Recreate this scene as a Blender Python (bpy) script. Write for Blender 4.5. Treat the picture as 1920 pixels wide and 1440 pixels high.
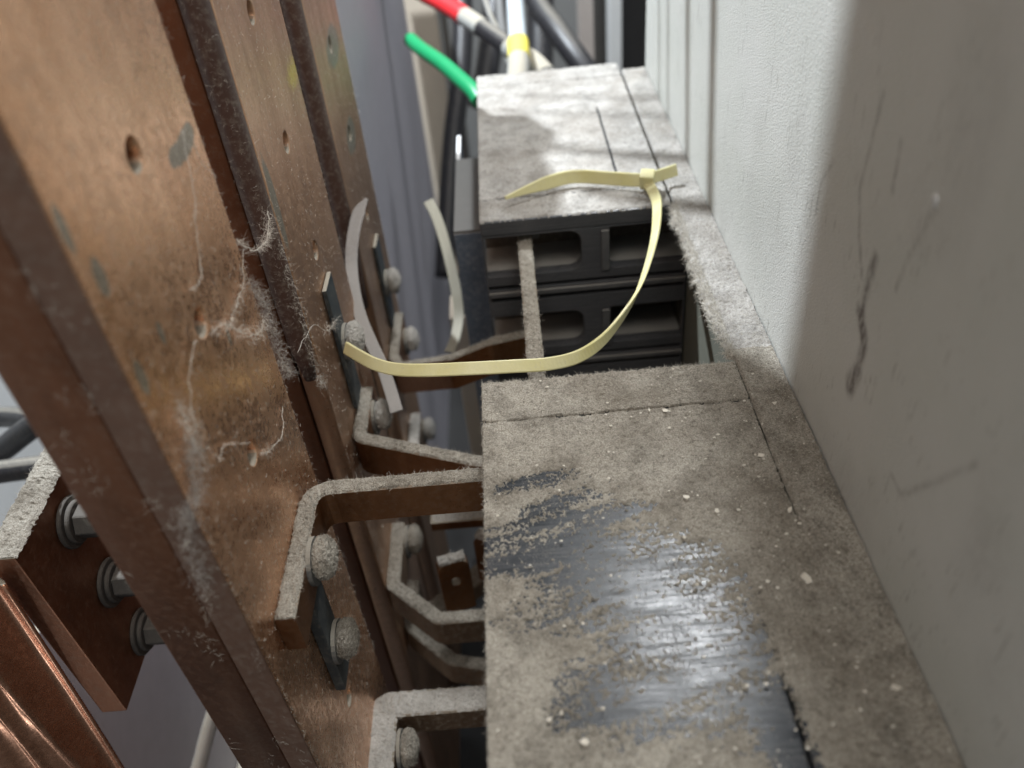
import bpy, bmesh, math, random
import numpy as np
from mathutils import Vector, Matrix

# ------------------------------------------------------------------ camera, world, lights
for o in list(bpy.data.objects):
    bpy.data.objects.remove(o)
scene = bpy.context.scene
COL = scene.collection
cam_d = bpy.data.cameras.new("camera")
cam = bpy.data.objects.new("camera", cam_d)
COL.objects.link(cam)
RIGHT = Vector((0.9958, -0.0382, -0.0837)); DOWN = Vector((-0.0887, -0.6398, -0.7634)); FWD = Vector((-0.0244, 0.7676, -0.6405))
m = Matrix.Identity(4)
for i in range(3):
    m[i][0] = RIGHT[i]; m[i][1] = -DOWN[i]; m[i][2] = -FWD[i]
m[0][3], m[1][3], m[2][3] = 0.0, 0.0, 0.19
cam.matrix_world = m
cam_d.sensor_width = 36.0
cam_d.lens = 29.42
cam_d.clip_start = 0.01
cam_d.clip_end = 50.0
cam_d.dof.use_dof = True
cam_d.dof.focus_distance = 0.292
cam_d.dof.aperture_fstop = 9.0
scene.camera = cam

world = bpy.data.worlds.new("World"); scene.world = world
world.use_nodes = True
bgn = world.node_tree.nodes["Background"]
bgn.inputs[0].default_value = (0.90, 0.95, 1.0, 1)
bgn.inputs[1].default_value = 0.26

def lamp(name, kind, loc, energy, color, target=None, **kw):
    d = bpy.data.lights.new(name, kind)
    d.energy = energy; d.color = color
    for k, v in kw.items(): setattr(d, k, v)
    o = bpy.data.objects.new(name, d); COL.objects.link(o)
    o.location = loc
    if target is not None:
        o.rotation_euler = (Vector(target) - Vector(loc)).to_track_quat('-Z', 'Y').to_euler()
    return o
LKEY = Vector((-0.26, 0.694, 0.69))
lamp("work_lamp", 'POINT', LKEY, 62.0, (0.86, 0.93, 1.0), shadow_soft_size=0.0066)
lamp("ceiling_tube", 'AREA', (0.27, 1.0, 1.3), 17.0, (0.95, 0.98, 1.0), (0.02, 0.13, 0), shape='RECTANGLE', size=0.13, size_y=0.16)
lamp("room_light_right", 'AREA', (0.30, -0.40, 1.30), 7.0, (1.0, 0.955, 0.89), (-0.05, 0.2, 0), shape='RECTANGLE', size=0.5, size_y=0.5)
lamp("room_light_left", 'AREA', (-0.30, -0.45, 1.30), 5.5, (1.0, 0.955, 0.89), (0.05, 0.15, 0), shape='RECTANGLE', size=0.5, size_y=0.5)
lamp("added_sheet_spot", 'SPOT', (-0.29, -0.14, -0.40), 0.45, (0.95, 0.97, 1.0), (-0.228, 0.15, -0.10), spot_size=math.radians(24), spot_blend=0.6, shadow_soft_size=0.03)  # unseen spot added to put highlights on the fluted copper sheet

vs = scene.view_settings
vs.view_transform = 'Standard'; vs.look = 'None'; vs.gamma = 1.0; vs.exposure = 0.0
vs.use_curve_mapping = False
scene.render.engine = 'CYCLES'
random.seed(7); RNG = np.random.default_rng(11)

# ------------------------------------------------------------------ helpers
def tag(o, label=None, cat=None, group=None, kind=None):
    if label: o["label"] = label
    if cat: o["category"] = cat
    if group: o["group"] = group
    if kind: o["kind"] = kind
    return o

def link(name, me, mat=None, parent=None, smooth=False):
    o = bpy.data.objects.new(name, me); COL.objects.link(o)
    if mat is not None: me.materials.append(mat)
    if smooth:
        me.polygons.foreach_set("use_smooth", [True] * len(me.polygons))
    if parent is not None:
        o.parent = parent
        o.matrix_parent_inverse = parent.matrix_world.inverted()
    return o

def mesh(name, verts, faces, mat=None, parent=None, smooth=False):
    me = bpy.data.meshes.new(name)
    me.from_pydata([tuple(v) for v in verts], [], faces)
    me.update()
    return link(name, me, mat, parent, smooth)

def empty(name, loc=(0, 0, 0)):
    o = bpy.data.objects.new(name, None); COL.objects.link(o)
    o.location = loc; o.empty_display_size = 0.01
    bpy.context.view_layer.update()
    return o

def box(name, x0, x1, y0, y1, z0, z1, mat, parent=None, bev=0.0, seg=2):
    bm = bmesh.new()
    bmesh.ops.create_cube(bm, size=1.0)
    for v in bm.verts:
        v.co = Vector(((x0 + x1) / 2 + v.co.x * (x1 - x0), (y0 + y1) / 2 + v.co.y * (y1 - y0), (z0 + z1) / 2 + v.co.z * (z1 - z0)))
    if bev > 0:
        bmesh.ops.bevel(bm, geom=bm.edges[:], offset=bev, segments=seg, affect='EDGES', profile=0.6)
    me = bpy.data.meshes.new(name); bm.to_mesh(me); bm.free()
    return link(name, me, mat, parent)

def rrect(x0, x1, y0, y1, r=(0, 0, 0, 0), n=6):
    """rounded rectangle, radii at (x0y0, x1y0, x1y1, x0y1)"""
    pts = []
    for (cx, cy, a0, rr) in ((x0, y0, 180, r[0]), (x1, y0, 270, r[1]), (x1, y1, 0, r[2]), (x0, y1, 90, r[3])):
        if rr <= 0: pts.append((cx, cy)); continue
        ox = cx + (rr if cx == x0 else -rr); oy = cy + (rr if cy == y0 else -rr)
        for k in range(n + 1):
            a = math.radians(a0 + 90 * k / n)
            pts.append((ox + rr * math.cos(a), oy + rr * math.sin(a)))
    return pts

def circle(cx, cy, r, n=24):
    return [(cx + r * math.cos(2 * math.pi * k / n), cy + r * math.sin(2 * math.pi * k / n)) for k in range(n)]

def plate(name, outer, holes, t, mapper, mat, parent=None, bev=0.0004):
    """flat plate with holes: 2D outline (a,b), thickness c in [0,t], mapper(a,b,c)->xyz"""
    cu = bpy.data.curves.new("tmp", 'CURVE'); cu.dimensions = '2D'; cu.fill_mode = 'BOTH'
    for poly in [outer] + holes:
        s = cu.splines.new('POLY'); s.points.add(len(poly) - 1); s.use_cyclic_u = True
        for i, (a, b) in enumerate(poly): s.points[i].co = (a, b, 0, 1)
    cu.extrude = t / 2 - bev; cu.bevel_depth = bev; cu.bevel_resolution = 1; cu.offset = -bev
    ob = bpy.data.objects.new("tmp", cu); COL.objects.link(ob)
    dg = bpy.context.evaluated_depsgraph_get()
    me = bpy.data.meshes.new_from_object(ob.evaluated_get(dg), depsgraph=dg)
    bpy.data.objects.remove(ob); bpy.data.curves.remove(cu)
    me.name = name
    for v in me.vertices: v.co = Vector(mapper(v.co.x, v.co.y, v.co.z + t / 2))
    bm = bmesh.new(); bm.from_mesh(me)
    bmesh.ops.remove_doubles(bm, verts=bm.verts[:], dist=1e-6)
    bmesh.ops.recalc_face_normals(bm, faces=bm.faces[:]); bm.to_mesh(me); bm.free()
    me.materials.clear()
    return link(name, me, mat, parent)

def spline(pts, n=8):
    P = [np.array(p, float) for p in pts]
    P = [2 * P[0] - P[1]] + P + [2 * P[-1] - P[-2]]
    out = []
    for i in range(1, len(P) - 2):
        for k in range(n):
            t = k / n
            p0, p1, p2, p3 = P[i - 1], P[i], P[i + 1], P[i + 2]
            out.append(0.5 * (2 * p1 + (p2 - p0) * t + (2 * p0 - 5 * p1 + 4 * p2 - p3) * t * t + (3 * p1 - p0 - 3 * p2 + p3) * t ** 3))
    out.append(P[-2])
    return np.array(out)

def tube(name, pts, r, mat, parent=None, n=8, sides=14, taper=None, r0=None):
    c = spline(pts, n); N = len(c)
    tan = np.gradient(c, axis=0); tan /= np.linalg.norm(tan, axis=1)[:, None]
    up = np.array([0.31, 0.22, 0.92]); verts = []; faces = []
    for i in range(N):
        a = np.cross(tan[i], up); a /= np.linalg.norm(a); b = np.cross(tan[i], a)
        rr = r if not callable(r) else r(i / (N - 1))
        for k in range(sides):
            th = 2 * math.pi * k / sides
            verts.append(c[i] + rr * (math.cos(th) * a + math.sin(th) * b))
    for i in range(N - 1):
        for k in range(sides):
            k2 = (k + 1) % sides
            faces.append((i * sides + k, i * sides + k2, (i + 1) * sides + k2, (i + 1) * sides + k))
    faces.append(tuple(range(sides))[::-1]); faces.append(tuple((N - 1) * sides + k for k in range(sides)))
    return mesh(name, verts, faces, mat, parent, True)

# value noise ------------------------------------------------------
def _hash(ix, iy, iz, seed):
    h = (ix.astype(np.int64) * 374761393 + iy.astype(np.int64) * 668265263 + iz.astype(np.int64) * 2147483647 + seed * 974634777) & 0xFFFFFFFF
    h = ((h ^ (h >> 13)) * 1274126177) & 0xFFFFFFFF
    h = ((h ^ (h >> 16)) * 2246822519) & 0xFFFFFFFF
    return ((h ^ (h >> 15)) & 0xFFFFFF) / float(0xFFFFFF)
def vnoise(x, y, z=0.0, seed=0):
    x, y, z = np.broadcast_arrays(np.asarray(x, float), np.asarray(y, float), np.asarray(z, float))
    ix, iy, iz = np.floor(x), np.floor(y), np.floor(z)
    fx, fy, fz = x - ix, y - iy, z - iz
    fx = fx * fx * (3 - 2 * fx); fy = fy * fy * (3 - 2 * fy); fz = fz * fz * (3 - 2 * fz)
    r = 0
    for dx in (0, 1):
        for dy in (0, 1):
            for dz in (0, 1):
                r = r + _hash(ix + dx, iy + dy, iz + dz, seed) * (fx if dx else 1 - fx) * (fy if dy else 1 - fy) * (fz if dz else 1 - fz)
    return r
def fbm(x, y, z=0.0, seed=0, oct=3):
    a, s, t = 0.0, 1.0, 0.0
    for k in range(oct):
        a = a + s * vnoise(np.asarray(x) * 2 ** k, np.asarray(y) * 2 ** k, np.asarray(z) * 2 ** k, seed + k); t += s; s *= 0.55
    return a / t
def blob(x, y, cx, cy, rx, ry, ang=0.0):
    c, s = math.cos(ang), math.sin(ang)
    u = ((x - cx) * c + (y - cy) * s) / rx; v = (-(x - cx) * s + (y - cy) * c) / ry
    return np.exp(-(u * u + v * v))

# ------------------------------------------------------------------ materials
class NT:
    def __init__(self, name):
        self.m = bpy.data.materials.new(name); self.m.use_nodes = True
        self.t = self.m.node_tree; self.b = self.t.nodes["Principled BSDF"]
        self.co = self.t.nodes.new("ShaderNodeTexCoord").outputs["Object"]
    def n(self, typ, **kw):
        nd = self.t.nodes.new(typ)
        for k, v in kw.items(): setattr(nd, k, v)
        return nd
    def l(self, a, b): self.t.links.new(a, b)
    def noise(self, scale, detail=4, rough=0.6, stretch=None, dist=0.0):
        nd = self.n("ShaderNodeTexNoise"); nd.inputs["Scale"].default_value = scale
        nd.inputs["Detail"].default_value = detail; nd.inputs["Roughness"].default_value = rough; nd.inputs["Distortion"].default_value = dist
        if stretch:
            mp = self.n("ShaderNodeMapping"); mp.inputs["Scale"].default_value = stretch
            if len(stretch) > 3: pass
            self.l(self.co, mp.inputs[0]); self.l(mp.outputs[0], nd.inputs["Vector"])
        else: self.l(self.co, nd.inputs["Vector"])
        return nd.outputs["Fac"]
    def ramp(self, fac, stops):
        nd = self.n("ShaderNodeValToRGB"); r = nd.color_ramp
        while len(r.elements) < len(stops): r.elements.new(0.5)
        for e, (p, c) in zip(r.elements, stops):
            e.position = p; e.color = (c[0], c[1], c[2], 1) if not isinstance(c, (int, float)) else (c, c, c, 1)
        self.l(fac, nd.inputs[0]); return nd.outputs[0]
    def mix(self, fac, a, b, mode='MIX'):
        nd = self.n("ShaderNodeMix"); nd.data_type = 'RGBA'; nd.blend_type = mode
        for sock, v in ((nd.inputs[0], fac), (nd.inputs[6], a), (nd.inputs[7], b)):
            if isinstance(v, (int, float)): sock.default_value = v
            elif isinstance(v, tuple): sock.default_value = (*v, 1)
            else: self.l(v, sock)
        return nd.outputs[2]
    def math(self, op, a, b=0.0, clamp=False):
        nd = self.n("ShaderNodeMath"); nd.operation = op; nd.use_clamp = clamp
        for i, v in enumerate((a, b)):
            if isinstance(v, (int, float)): nd.inputs[i].default_value = v
            else: self.l(v, nd.inputs[i])
        return nd.outputs[0]
    def bump(self, h, strength=0.5, dist=0.0005):
        nd = self.n("ShaderNodeBump"); nd.inputs["Strength"].default_value = strength; nd.inputs["Distance"].default_value = dist
        self.l(h, nd.inputs["Height"]); self.l(nd.outputs[0], self.b.inputs["Normal"])
    def set(self, **kw):
        for k, v in kw.items():
            s = self.b.inputs[k.replace("_", " ")]
            if isinstance(v, tuple): s.default_value = (*v, 1)
            elif isinstance(v, (int, float)): s.default_value = v
            else: self.l(v, s)

def dusted(nt, base, rough, metal, dust_col=(0.36, 0.33, 0.27), lo=0.35, hi=0.75, film=0.0):
    """real settled dust: covers what faces up, thin uneven film elsewhere"""
    g = nt.n("ShaderNodeNewGeometry"); sx = nt.n("ShaderNodeSeparateXYZ"); nt.l(g.outputs["True Normal"], sx.inputs[0])
    nz = nt.noise(900, 4, 0.7)
    up = nt.math('ADD', sx.outputs[2], nt.math('MULTIPLY', nt.math('SUBTRACT', nz, 0.5), 0.35))
    mk = nt.n("ShaderNodeMapRange"); mk.inputs[1].default_value = lo; mk.inputs[2].default_value = hi; nt.l(up, mk.inputs[0])
    fl = nt.ramp(nt.noise(420, 5, 0.72), [(0.48, 0.0), (0.72, film)])
    fac = nt.math('MAXIMUM', mk.outputs[0], fl, True)
    dn = nt.noise(2300, 3, 0.6)
    dcol = nt.mix(dn, tuple(c * 0.7 for c in dust_col), tuple(c * 1.2 for c in dust_col))
    nt.set(Base_Color=nt.mix(fac, base, dcol), Roughness=nt.mix(fac, rough if not isinstance(rough, (int, float)) else (rough,) * 3, (0.95,) * 3),
           Metallic=nt.math('MULTIPLY', nt.math('SUBTRACT', 1.0, fac), metal))
    nt.bump(nt.math('ADD', nt.math('MULTIPLY', nt.math('MULTIPLY', dn, fac), 1.0), nt.math('MULTIPLY', nz, 0.15)), 0.6, 0.0005)

def mat_dust(name, c0, c1):
    nt = NT(name)
    a = nt.noise(2100, 4, 0.75); m_ = nt.noise(640, 3, 0.7); b = nt.noise(75, 4, 0.7); b2 = nt.noise(26, 3, 0.6)
    col = nt.mix(nt.ramp(a, [(0.34, 0.0), (0.66, 1.0)]), c0, c1)
    col = nt.mix(nt.ramp(m_, [(0.30, 0.65), (0.48, 0.0)]), col, tuple(x * 0.5 for x in c0))
    col = nt.mix(nt.ramp(b, [(0.44, 0.0), (0.68, 0.62)]), col, tuple(x * 0.62 for x in c0))
    col = nt.mix(nt.ramp(b2, [(0.42, 0.0), (0.68, 0.5)]), col, (c0[0] * 0.72, c0[1] * 0.66, c0[2] * 0.6))
    nt.set(Base_Color=col, Roughness=1.0, Specular_IOR_Level=0.05)
    nt.bump(nt.math('ADD', a, nt.math('MULTIPLY', m_, 1.3)), 0.85, 0.0010)
    return nt.m
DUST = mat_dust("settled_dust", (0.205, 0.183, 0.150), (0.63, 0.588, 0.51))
DUST_FAR_LIT = mat_dust("powdery_lit_dust", (0.30, 0.284, 0.258), (0.66, 0.635, 0.60))  # paler powder; on the ledge its paleness stands in for lamp light
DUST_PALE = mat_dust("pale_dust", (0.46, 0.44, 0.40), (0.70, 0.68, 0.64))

def mat_lint(name, col):
    nt = NT(name); nt.set(Base_Color=col, Roughness=1.0, Specular_IOR_Level=0.1)
    return nt.m
LINT = mat_lint("lint", (0.52, 0.49, 0.43)); WEB = mat_lint("cobweb_silk", (0.66, 0.62, 0.55)); LINT_DARK = mat_lint("grey_lint", (0.30, 0.28, 0.26))

def mat_copper(name, dark, light, rough=0.36, spots=(), film=0.25, face_spots=True, yellow=None):
    nt = NT(name)
    big = nt.noise(30, 4, 0.6, (1, 1, 0.30)); fine = nt.noise(700, 4, 0.7); mid = nt.noise(120, 4, 0.65, (1, 1, 0.5))
    band = nt.noise(95, 3, 0.55, (1, 1, 0.045))
    col = nt.mix(nt.ramp(big, [(0.30, 0.1), (0.72, 0.95)]), dark, light)
    col = nt.mix(nt.ramp(band, [(0.40, 0.0), (0.66, 0.22)]), col, tuple(c * 0.62 for c in dark))
    col = nt.mix(nt.ramp(mid, [(0.50, 0.0), (0.75, 0.32)]), col, tuple(c * 0.5 for c in dark))
    pm = None
    for (sy, sz, ry, rz) in spots:
        mp = nt.n("ShaderNodeMapping"); mp.inputs["Location"].default_value = (0, -sy / ry, -sz / rz); mp.inputs["Scale"].default_value = (0, 1 / ry, 1 / rz)
        nt.l(nt.co, mp.inputs[0])
        ln = nt.n("ShaderNodeVectorMath"); ln.operation = 'LENGTH'; nt.l(mp.outputs[0], ln.inputs[0])
        d = nt.math('ADD', ln.outputs[1] if len(ln.outputs) > 1 else ln.outputs[0], nt.math('MULTIPLY', nt.math('SUBTRACT', mid, 0.5), 0.7))
        s = nt.ramp(d, [(0.75, 1.0), (0.98, 0.0)])
        pm = s if pm is None else nt.math('MAXIMUM', pm, s)
    met = 0.86
    if pm is not None:
        col = nt.mix(nt.math('MULTIPLY', pm, 0.8), col, (0.13, 0.145, 0.12)); met = nt.math('SUBTRACT', 0.86, nt.math('MULTIPLY', pm, 0.5))
    if yellow:
        mp = nt.n("ShaderNodeMapping"); mp.inputs["Location"].default_value = (0, -yellow[0] / 0.014, -yellow[1] / 0.006); mp.inputs["Scale"].default_value = (0, 1 / 0.014, 1 / 0.006)
        nt.l(nt.co, mp.inputs[0]); ln = nt.n("ShaderNodeVectorMath"); ln.operation = 'LENGTH'; nt.l(mp.outputs[0], ln.inputs[0])
        s = nt.ramp(nt.math('ADD', ln.outputs[1], nt.math('MULTIPLY', nt.math('SUBTRACT', fine, 0.5), 1.6)), [(0.4, 0.8), (1.0, 0.0)])
        col = nt.mix(s, col, (0.62, 0.46, 0.08))
    rg = nt.math('ADD', nt.ramp(fine, [(0.3, rough - 0.06), (0.7, rough + 0.10)]), nt.math('MULTIPLY', nt.math('SUBTRACT', band, 0.5), 0.25))
    dusted(nt, col, rg, met, dust_col=(0.30, 0.265, 0.21), lo=0.45, hi=0.8, film=film)
    return nt.m
SPOTS1 = [(0.1415, 0.1080, 0.0026, 0.0052), (0.1545, 0.0850, 0.0016, 0.0040), (0.1395, 0.0845, 0.0022, 0.0050), (0.1881, 0.0588, 0.0013, 0.0030), (0.1372, 0.1210, 0.0018, 0.0060), (0.2080, 0.1085, 0.0050, 0.0034), (0.2050, 0.1080, 0.0050, 0.0036), (0.2015, 0.1078, 0.0050, 0.0036), (0.1980, 0.1080, 0.0048, 0.0034), (0.1950, 0.1086, 0.0045, 0.0030)]
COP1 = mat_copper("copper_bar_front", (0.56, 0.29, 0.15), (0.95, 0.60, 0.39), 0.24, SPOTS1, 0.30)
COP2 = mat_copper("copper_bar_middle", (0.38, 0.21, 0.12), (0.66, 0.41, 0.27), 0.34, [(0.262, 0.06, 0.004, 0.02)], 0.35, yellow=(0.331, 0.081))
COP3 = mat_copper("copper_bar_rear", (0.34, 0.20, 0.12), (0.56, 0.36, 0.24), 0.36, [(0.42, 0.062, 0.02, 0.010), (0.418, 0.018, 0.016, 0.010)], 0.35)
COPE = mat_copper("copper_bar_dark", (0.17, 0.075, 0.042), (0.32, 0.15, 0.085), 0.40, (), 0.22)
COPS = mat_copper("copper_strap", (0.17, 0.075, 0.032), (0.36, 0.17, 0.075), 0.34, (), 0.18)
COPD = mat_copper("dust_caked_strap", (0.16, 0.10, 0.06), (0.30, 0.20, 0.13), 0.5, (), 0.8)
COPL = mat_copper("copper_lamination", (0.42, 0.20, 0.115), (0.80, 0.46, 0.31), 0.25, (), 0.14)

def mat_plain(name, col, rough, metal=0.0, dust=True, film=0.2, dc=(0.36, 0.33, 0.27), var=0.25, lo=0.35, hi=0.75):
    nt = NT(name)
    c = nt.mix(nt.noise(90, 4, 0.6), tuple(x * (1 - var) for x in col), tuple(min(1, x * (1 + var)) for x in col))
    if dust: dusted(nt, c, rough, metal, dc, lo, hi, film)
    else:
        nt.set(Base_Color=c, Roughness=rough, Metallic=metal)
        nt.bump(nt.noise(600, 3, 0.6), 0.15, 0.0003)
    return nt.m
STEEL = mat_plain("zinc_steel", (0.20, 0.205, 0.20), 0.5, 0.6, film=0.7, dc=(0.27,0.25,0.21))
CLAMP = mat_plain("blue_black_plate", (0.045, 0.055, 0.06), 0.5, 0.2, film=0.3)
SLEEVE = mat_plain("purple_brown_sleeve", (0.075, 0.040, 0.030), 0.5, 0.0, film=0.4)
CHAMBER = mat_plain("brown_chamber", (0.10, 0.085, 0.07), 0.7, 0.0, film=0.3)
UPRIGHT = mat_plain("lilac_grey_upright", (0.37, 0.36, 0.40), 0.6, 0.0, film=0.1, var=0.12)
BLUEBOX = mat_plain("blue_grey_duct", (0.115, 0.15, 0.20), 0.55, 0.0, film=0.25, dc=(0.7, 0.7, 0.7))
CREAM = mat_plain("cream_paint", (0.60, 0.52, 0.42), 0.6, 0.0, dust=False, var=0.08)
PALE = mat_plain("pale_grey_paint", (0.55, 0.56, 0.55), 0.6, 0.0, dust=False, var=0.08)
MIDGREY = mat_plain("mid_grey_paint", (0.16, 0.16, 0.155), 0.6, 0.0, dust=False, var=0.1)
DARKGREY = mat_plain("dark_grey_paint", (0.035, 0.035, 0.036), 0.6, 0.0, dust=False, var=0.2)
PINKGREY = mat_plain("pinkish_grey_paint", (0.36, 0.32, 0.29), 0.6, 0.0, dust=False, var=0.1)
BLACKPVC = mat_plain("black_pvc", (0.012, 0.012, 0.015), 0.4, 0.0, film=0.12, lo=0.8, hi=1.2)
REDT = mat_plain("red_tape", (0.62, 0.025, 0.03), 0.4, 0.0, dust=False, var=0.1)
GREENT = mat_plain("green_pvc", (0.004, 0.24, 0.085), 0.4, 0.0, dust=False, var=0.1)
YELLOWT = mat_plain("yellow_tape", (0.72, 0.62, 0.10), 0.5, 0.0, dust=False, var=0.08)
GREYPVC = mat_plain("grey_pvc", (0.33, 0.34, 0.33), 0.5, 0.0, film=0.4)
CLEARPVC = mat_plain("translucent_sleeve", (0.45, 0.50, 0.53), 0.15, 0.0, film=0.1, lo=0.9, hi=1.3)
FLAKE = mat_plain("paint_flake", (0.62, 0.58, 0.50), 0.8, 0.0, dust=False, var=0.15)
TIEW = mat_plain("dusty_white_nylon", (0.50, 0.48, 0.47), 0.7, 0.0, film=0.7, dc=(0.34, 0.32, 0.30), var=0.15)

def mat_tie():
    nt = NT("ivory_nylon")
    c = nt.mix(nt.ramp(nt.noise(60, 4, 0.6), [(0.3, 0.0), (0.7, 1.0)]), (0.60, 0.55, 0.25), (0.68, 0.64, 0.38))
    c = nt.mix(nt.ramp(nt.noise(900, 4, 0.7), [(0.56, 0.0), (0.72, 0.5)]), c, (0.5, 0.46, 0.36))
    nt.set(Base_Color=c, Roughness=0.42)
    nt.bump(nt.noise(1500, 3, 0.6), 0.2, 0.0003)
    return nt.m
TIE = mat_tie()

def mat_plastic(name, base=(0.020, 0.023, 0.027), wipe=True):
    nt = NT(name)
    # finger-wipe streaks run across the lid
    mp = nt.n("ShaderNodeMapping"); mp.inputs["Rotation"].default_value = (0, 0, math.radians(-20)); mp.inputs["Scale"].default_value = (0.055, 1.0, 1)
    nt.l(nt.co, mp.inputs[0])
    st = nt.n("ShaderNodeTexNoise"); st.inputs["Scale"].default_value = 1100; st.inputs["Detail"].default_value = 5; st.inputs["Roughness"].default_value = 0.65
    nt.l(mp.outputs[0], st.inputs["Vector"])
    big = nt.ramp(nt.noise(70, 3, 0.6), [(0.42, 0.05), (0.66, 1.0)])
    s = nt.math('MULTIPLY', nt.ramp(st.outputs["Fac"], [(0.54, 0.0), (0.70, 1.0)]), 0.10)
    f = nt.math('MULTIPLY', nt.ramp(nt.noise(2300, 3, 0.6), [(0.54, 0.0), (0.60, 1.0)]), big)
    fac = nt.math('MULTIPLY', nt.math('MAXIMUM', s, nt.math('MULTIPLY', f, 0.34)), 0.75 if wipe else 0.3)
    nt.set(Base_Color=nt.mix(fac, base, (0.40, 0.36, 0.30)), Roughness=nt.mix(f, nt.ramp(st.outputs["Fac"], [(0.42, 0.17), (0.62, 0.36)]), (0.6, 0.6, 0.6)), Specular_IOR_Level=0.20)
    nt.bump(nt.math('ADD', nt.math('MULTIPLY', st.outputs["Fac"], 1.6), nt.math('MULTIPLY', f, 0.8)), 0.10, 0.0004)
    return nt.m
PLASTIC = mat_plastic("scuffed_black_plastic"); PLASTIC2 = mat_plastic("charcoal_plastic", (0.070, 0.072, 0.077), False)
PLASTIC3 = mat_plain("charcoal_shelf", (0.085, 0.086, 0.088), 0.5, 0.0, film=0.25, dc=(0.26, 0.25, 0.23))

def mat_wall():
    nt = NT("pale_green_grey_paint")
    at = nt.n("ShaderNodeAttribute"); at.attribute_name = "grime"
    pe = nt.noise(1500, 2, 0.5); pe2 = nt.noise(520, 4, 0.7); big = nt.noise(14, 4, 0.6)
    col = nt.mix(nt.ramp(big, [(0.35, 0.0), (0.7, 1.0)]), (0.485, 0.495, 0.455), (0.54, 0.54, 0.51))
    tick = nt.noise(1, 2, 0.5, (1300, 1300, 150)); mask = nt.noise(60, 2, 0.5)
    tk = nt.math('MULTIPLY', nt.ramp(tick, [(0.62, 0.0), (0.66, 1.0)]), nt.ramp(mask, [(0.50, 0.0), (0.62, 0.5)]))
    col = nt.mix(tk, col, (0.16, 0.15, 0.13))
    g = nt.math('MULTIPLY', at.outputs["Fac"], nt.ramp(nt.noise(650, 4, 0.7, (1, 1, 0.4)), [(0.30, 0.15), (0.62, 1.0)]))
    col = nt.mix(g, col, (0.07, 0.05, 0.045))
    nt.set(Base_Color=col, Roughness=0.48)
    h = nt.math('ADD', nt.math('MULTIPLY', pe, 0.7), nt.math('MULTIPLY', pe2, 0.5))
    nt.bump(h, 0.6, 0.0006)
    return nt.m
WALL = mat_wall()
SKIRT = mat_plain("olive_grey_steel", (0.16, 0.165, 0.135), 0.6, 0.0, film=0.1)

# ------------------------------------------------------------------ dust and lint builders
def dust_sheet(name, x0, x1, y0, y1, st, ztop, hfun, parent, mat):
    nx = int(round((x1 - x0) / st)) + 1; ny = int(round((y1 - y0) / st)) + 1
    xs = np.linspace(x0, x1, nx); ys = np.linspace(y0, y1, ny)
    X, Y = np.meshgrid(xs, ys)
    h = hfun(X, Y)                       # height above the surface; <=0 means bare
    keep = h > 0
    jx = (vnoise(X / st * 1.7, Y / st * 1.7, 0, 5) - 0.5) * st * 0.7; jy = (vnoise(X / st * 1.7, Y / st * 1.7, 3.3, 6) - 0.5) * st * 0.7
    V = np.stack([X + jx, Y + jy, ztop + np.maximum(h, -0.0004)], -1).reshape(-1, 3)
    k = keep
    q = (k[:-1, :-1].astype(int) + k[1:, :-1] + k[:-1, 1:] + k[1:, 1:]) >= 2
    idx = np.arange(nx * ny).reshape(ny, nx)
    F = np.stack([idx[:-1, :-1], idx[:-1, 1:], idx[1:, 1:], idx[1:, :-1]], -1)[q]
    used = np.unique(F); re = -np.ones(nx * ny, int); re[used] = np.arange(len(used)); F = re[F]; V = V[used]
    me = bpy.data.meshes.new(name)
    me.vertices.add(len(V)); me.vertices.foreach_set("co", V.ravel())
    me.loops.add(F.size); me.loops.foreach_set("vertex_index", F.ravel().astype(np.int32))
    me.polygons.add(len(F)); me.polygons.foreach_set("loop_start", np.arange(0, F.size, 4, dtype=np.int32)); me.polygons.foreach_set("loop_total", np.full(len(F), 4, np.int32))
    me.update(calc_edges=True); me.validate()
    return tag(link(name, me, mat, parent), kind="stuff"), V

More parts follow.
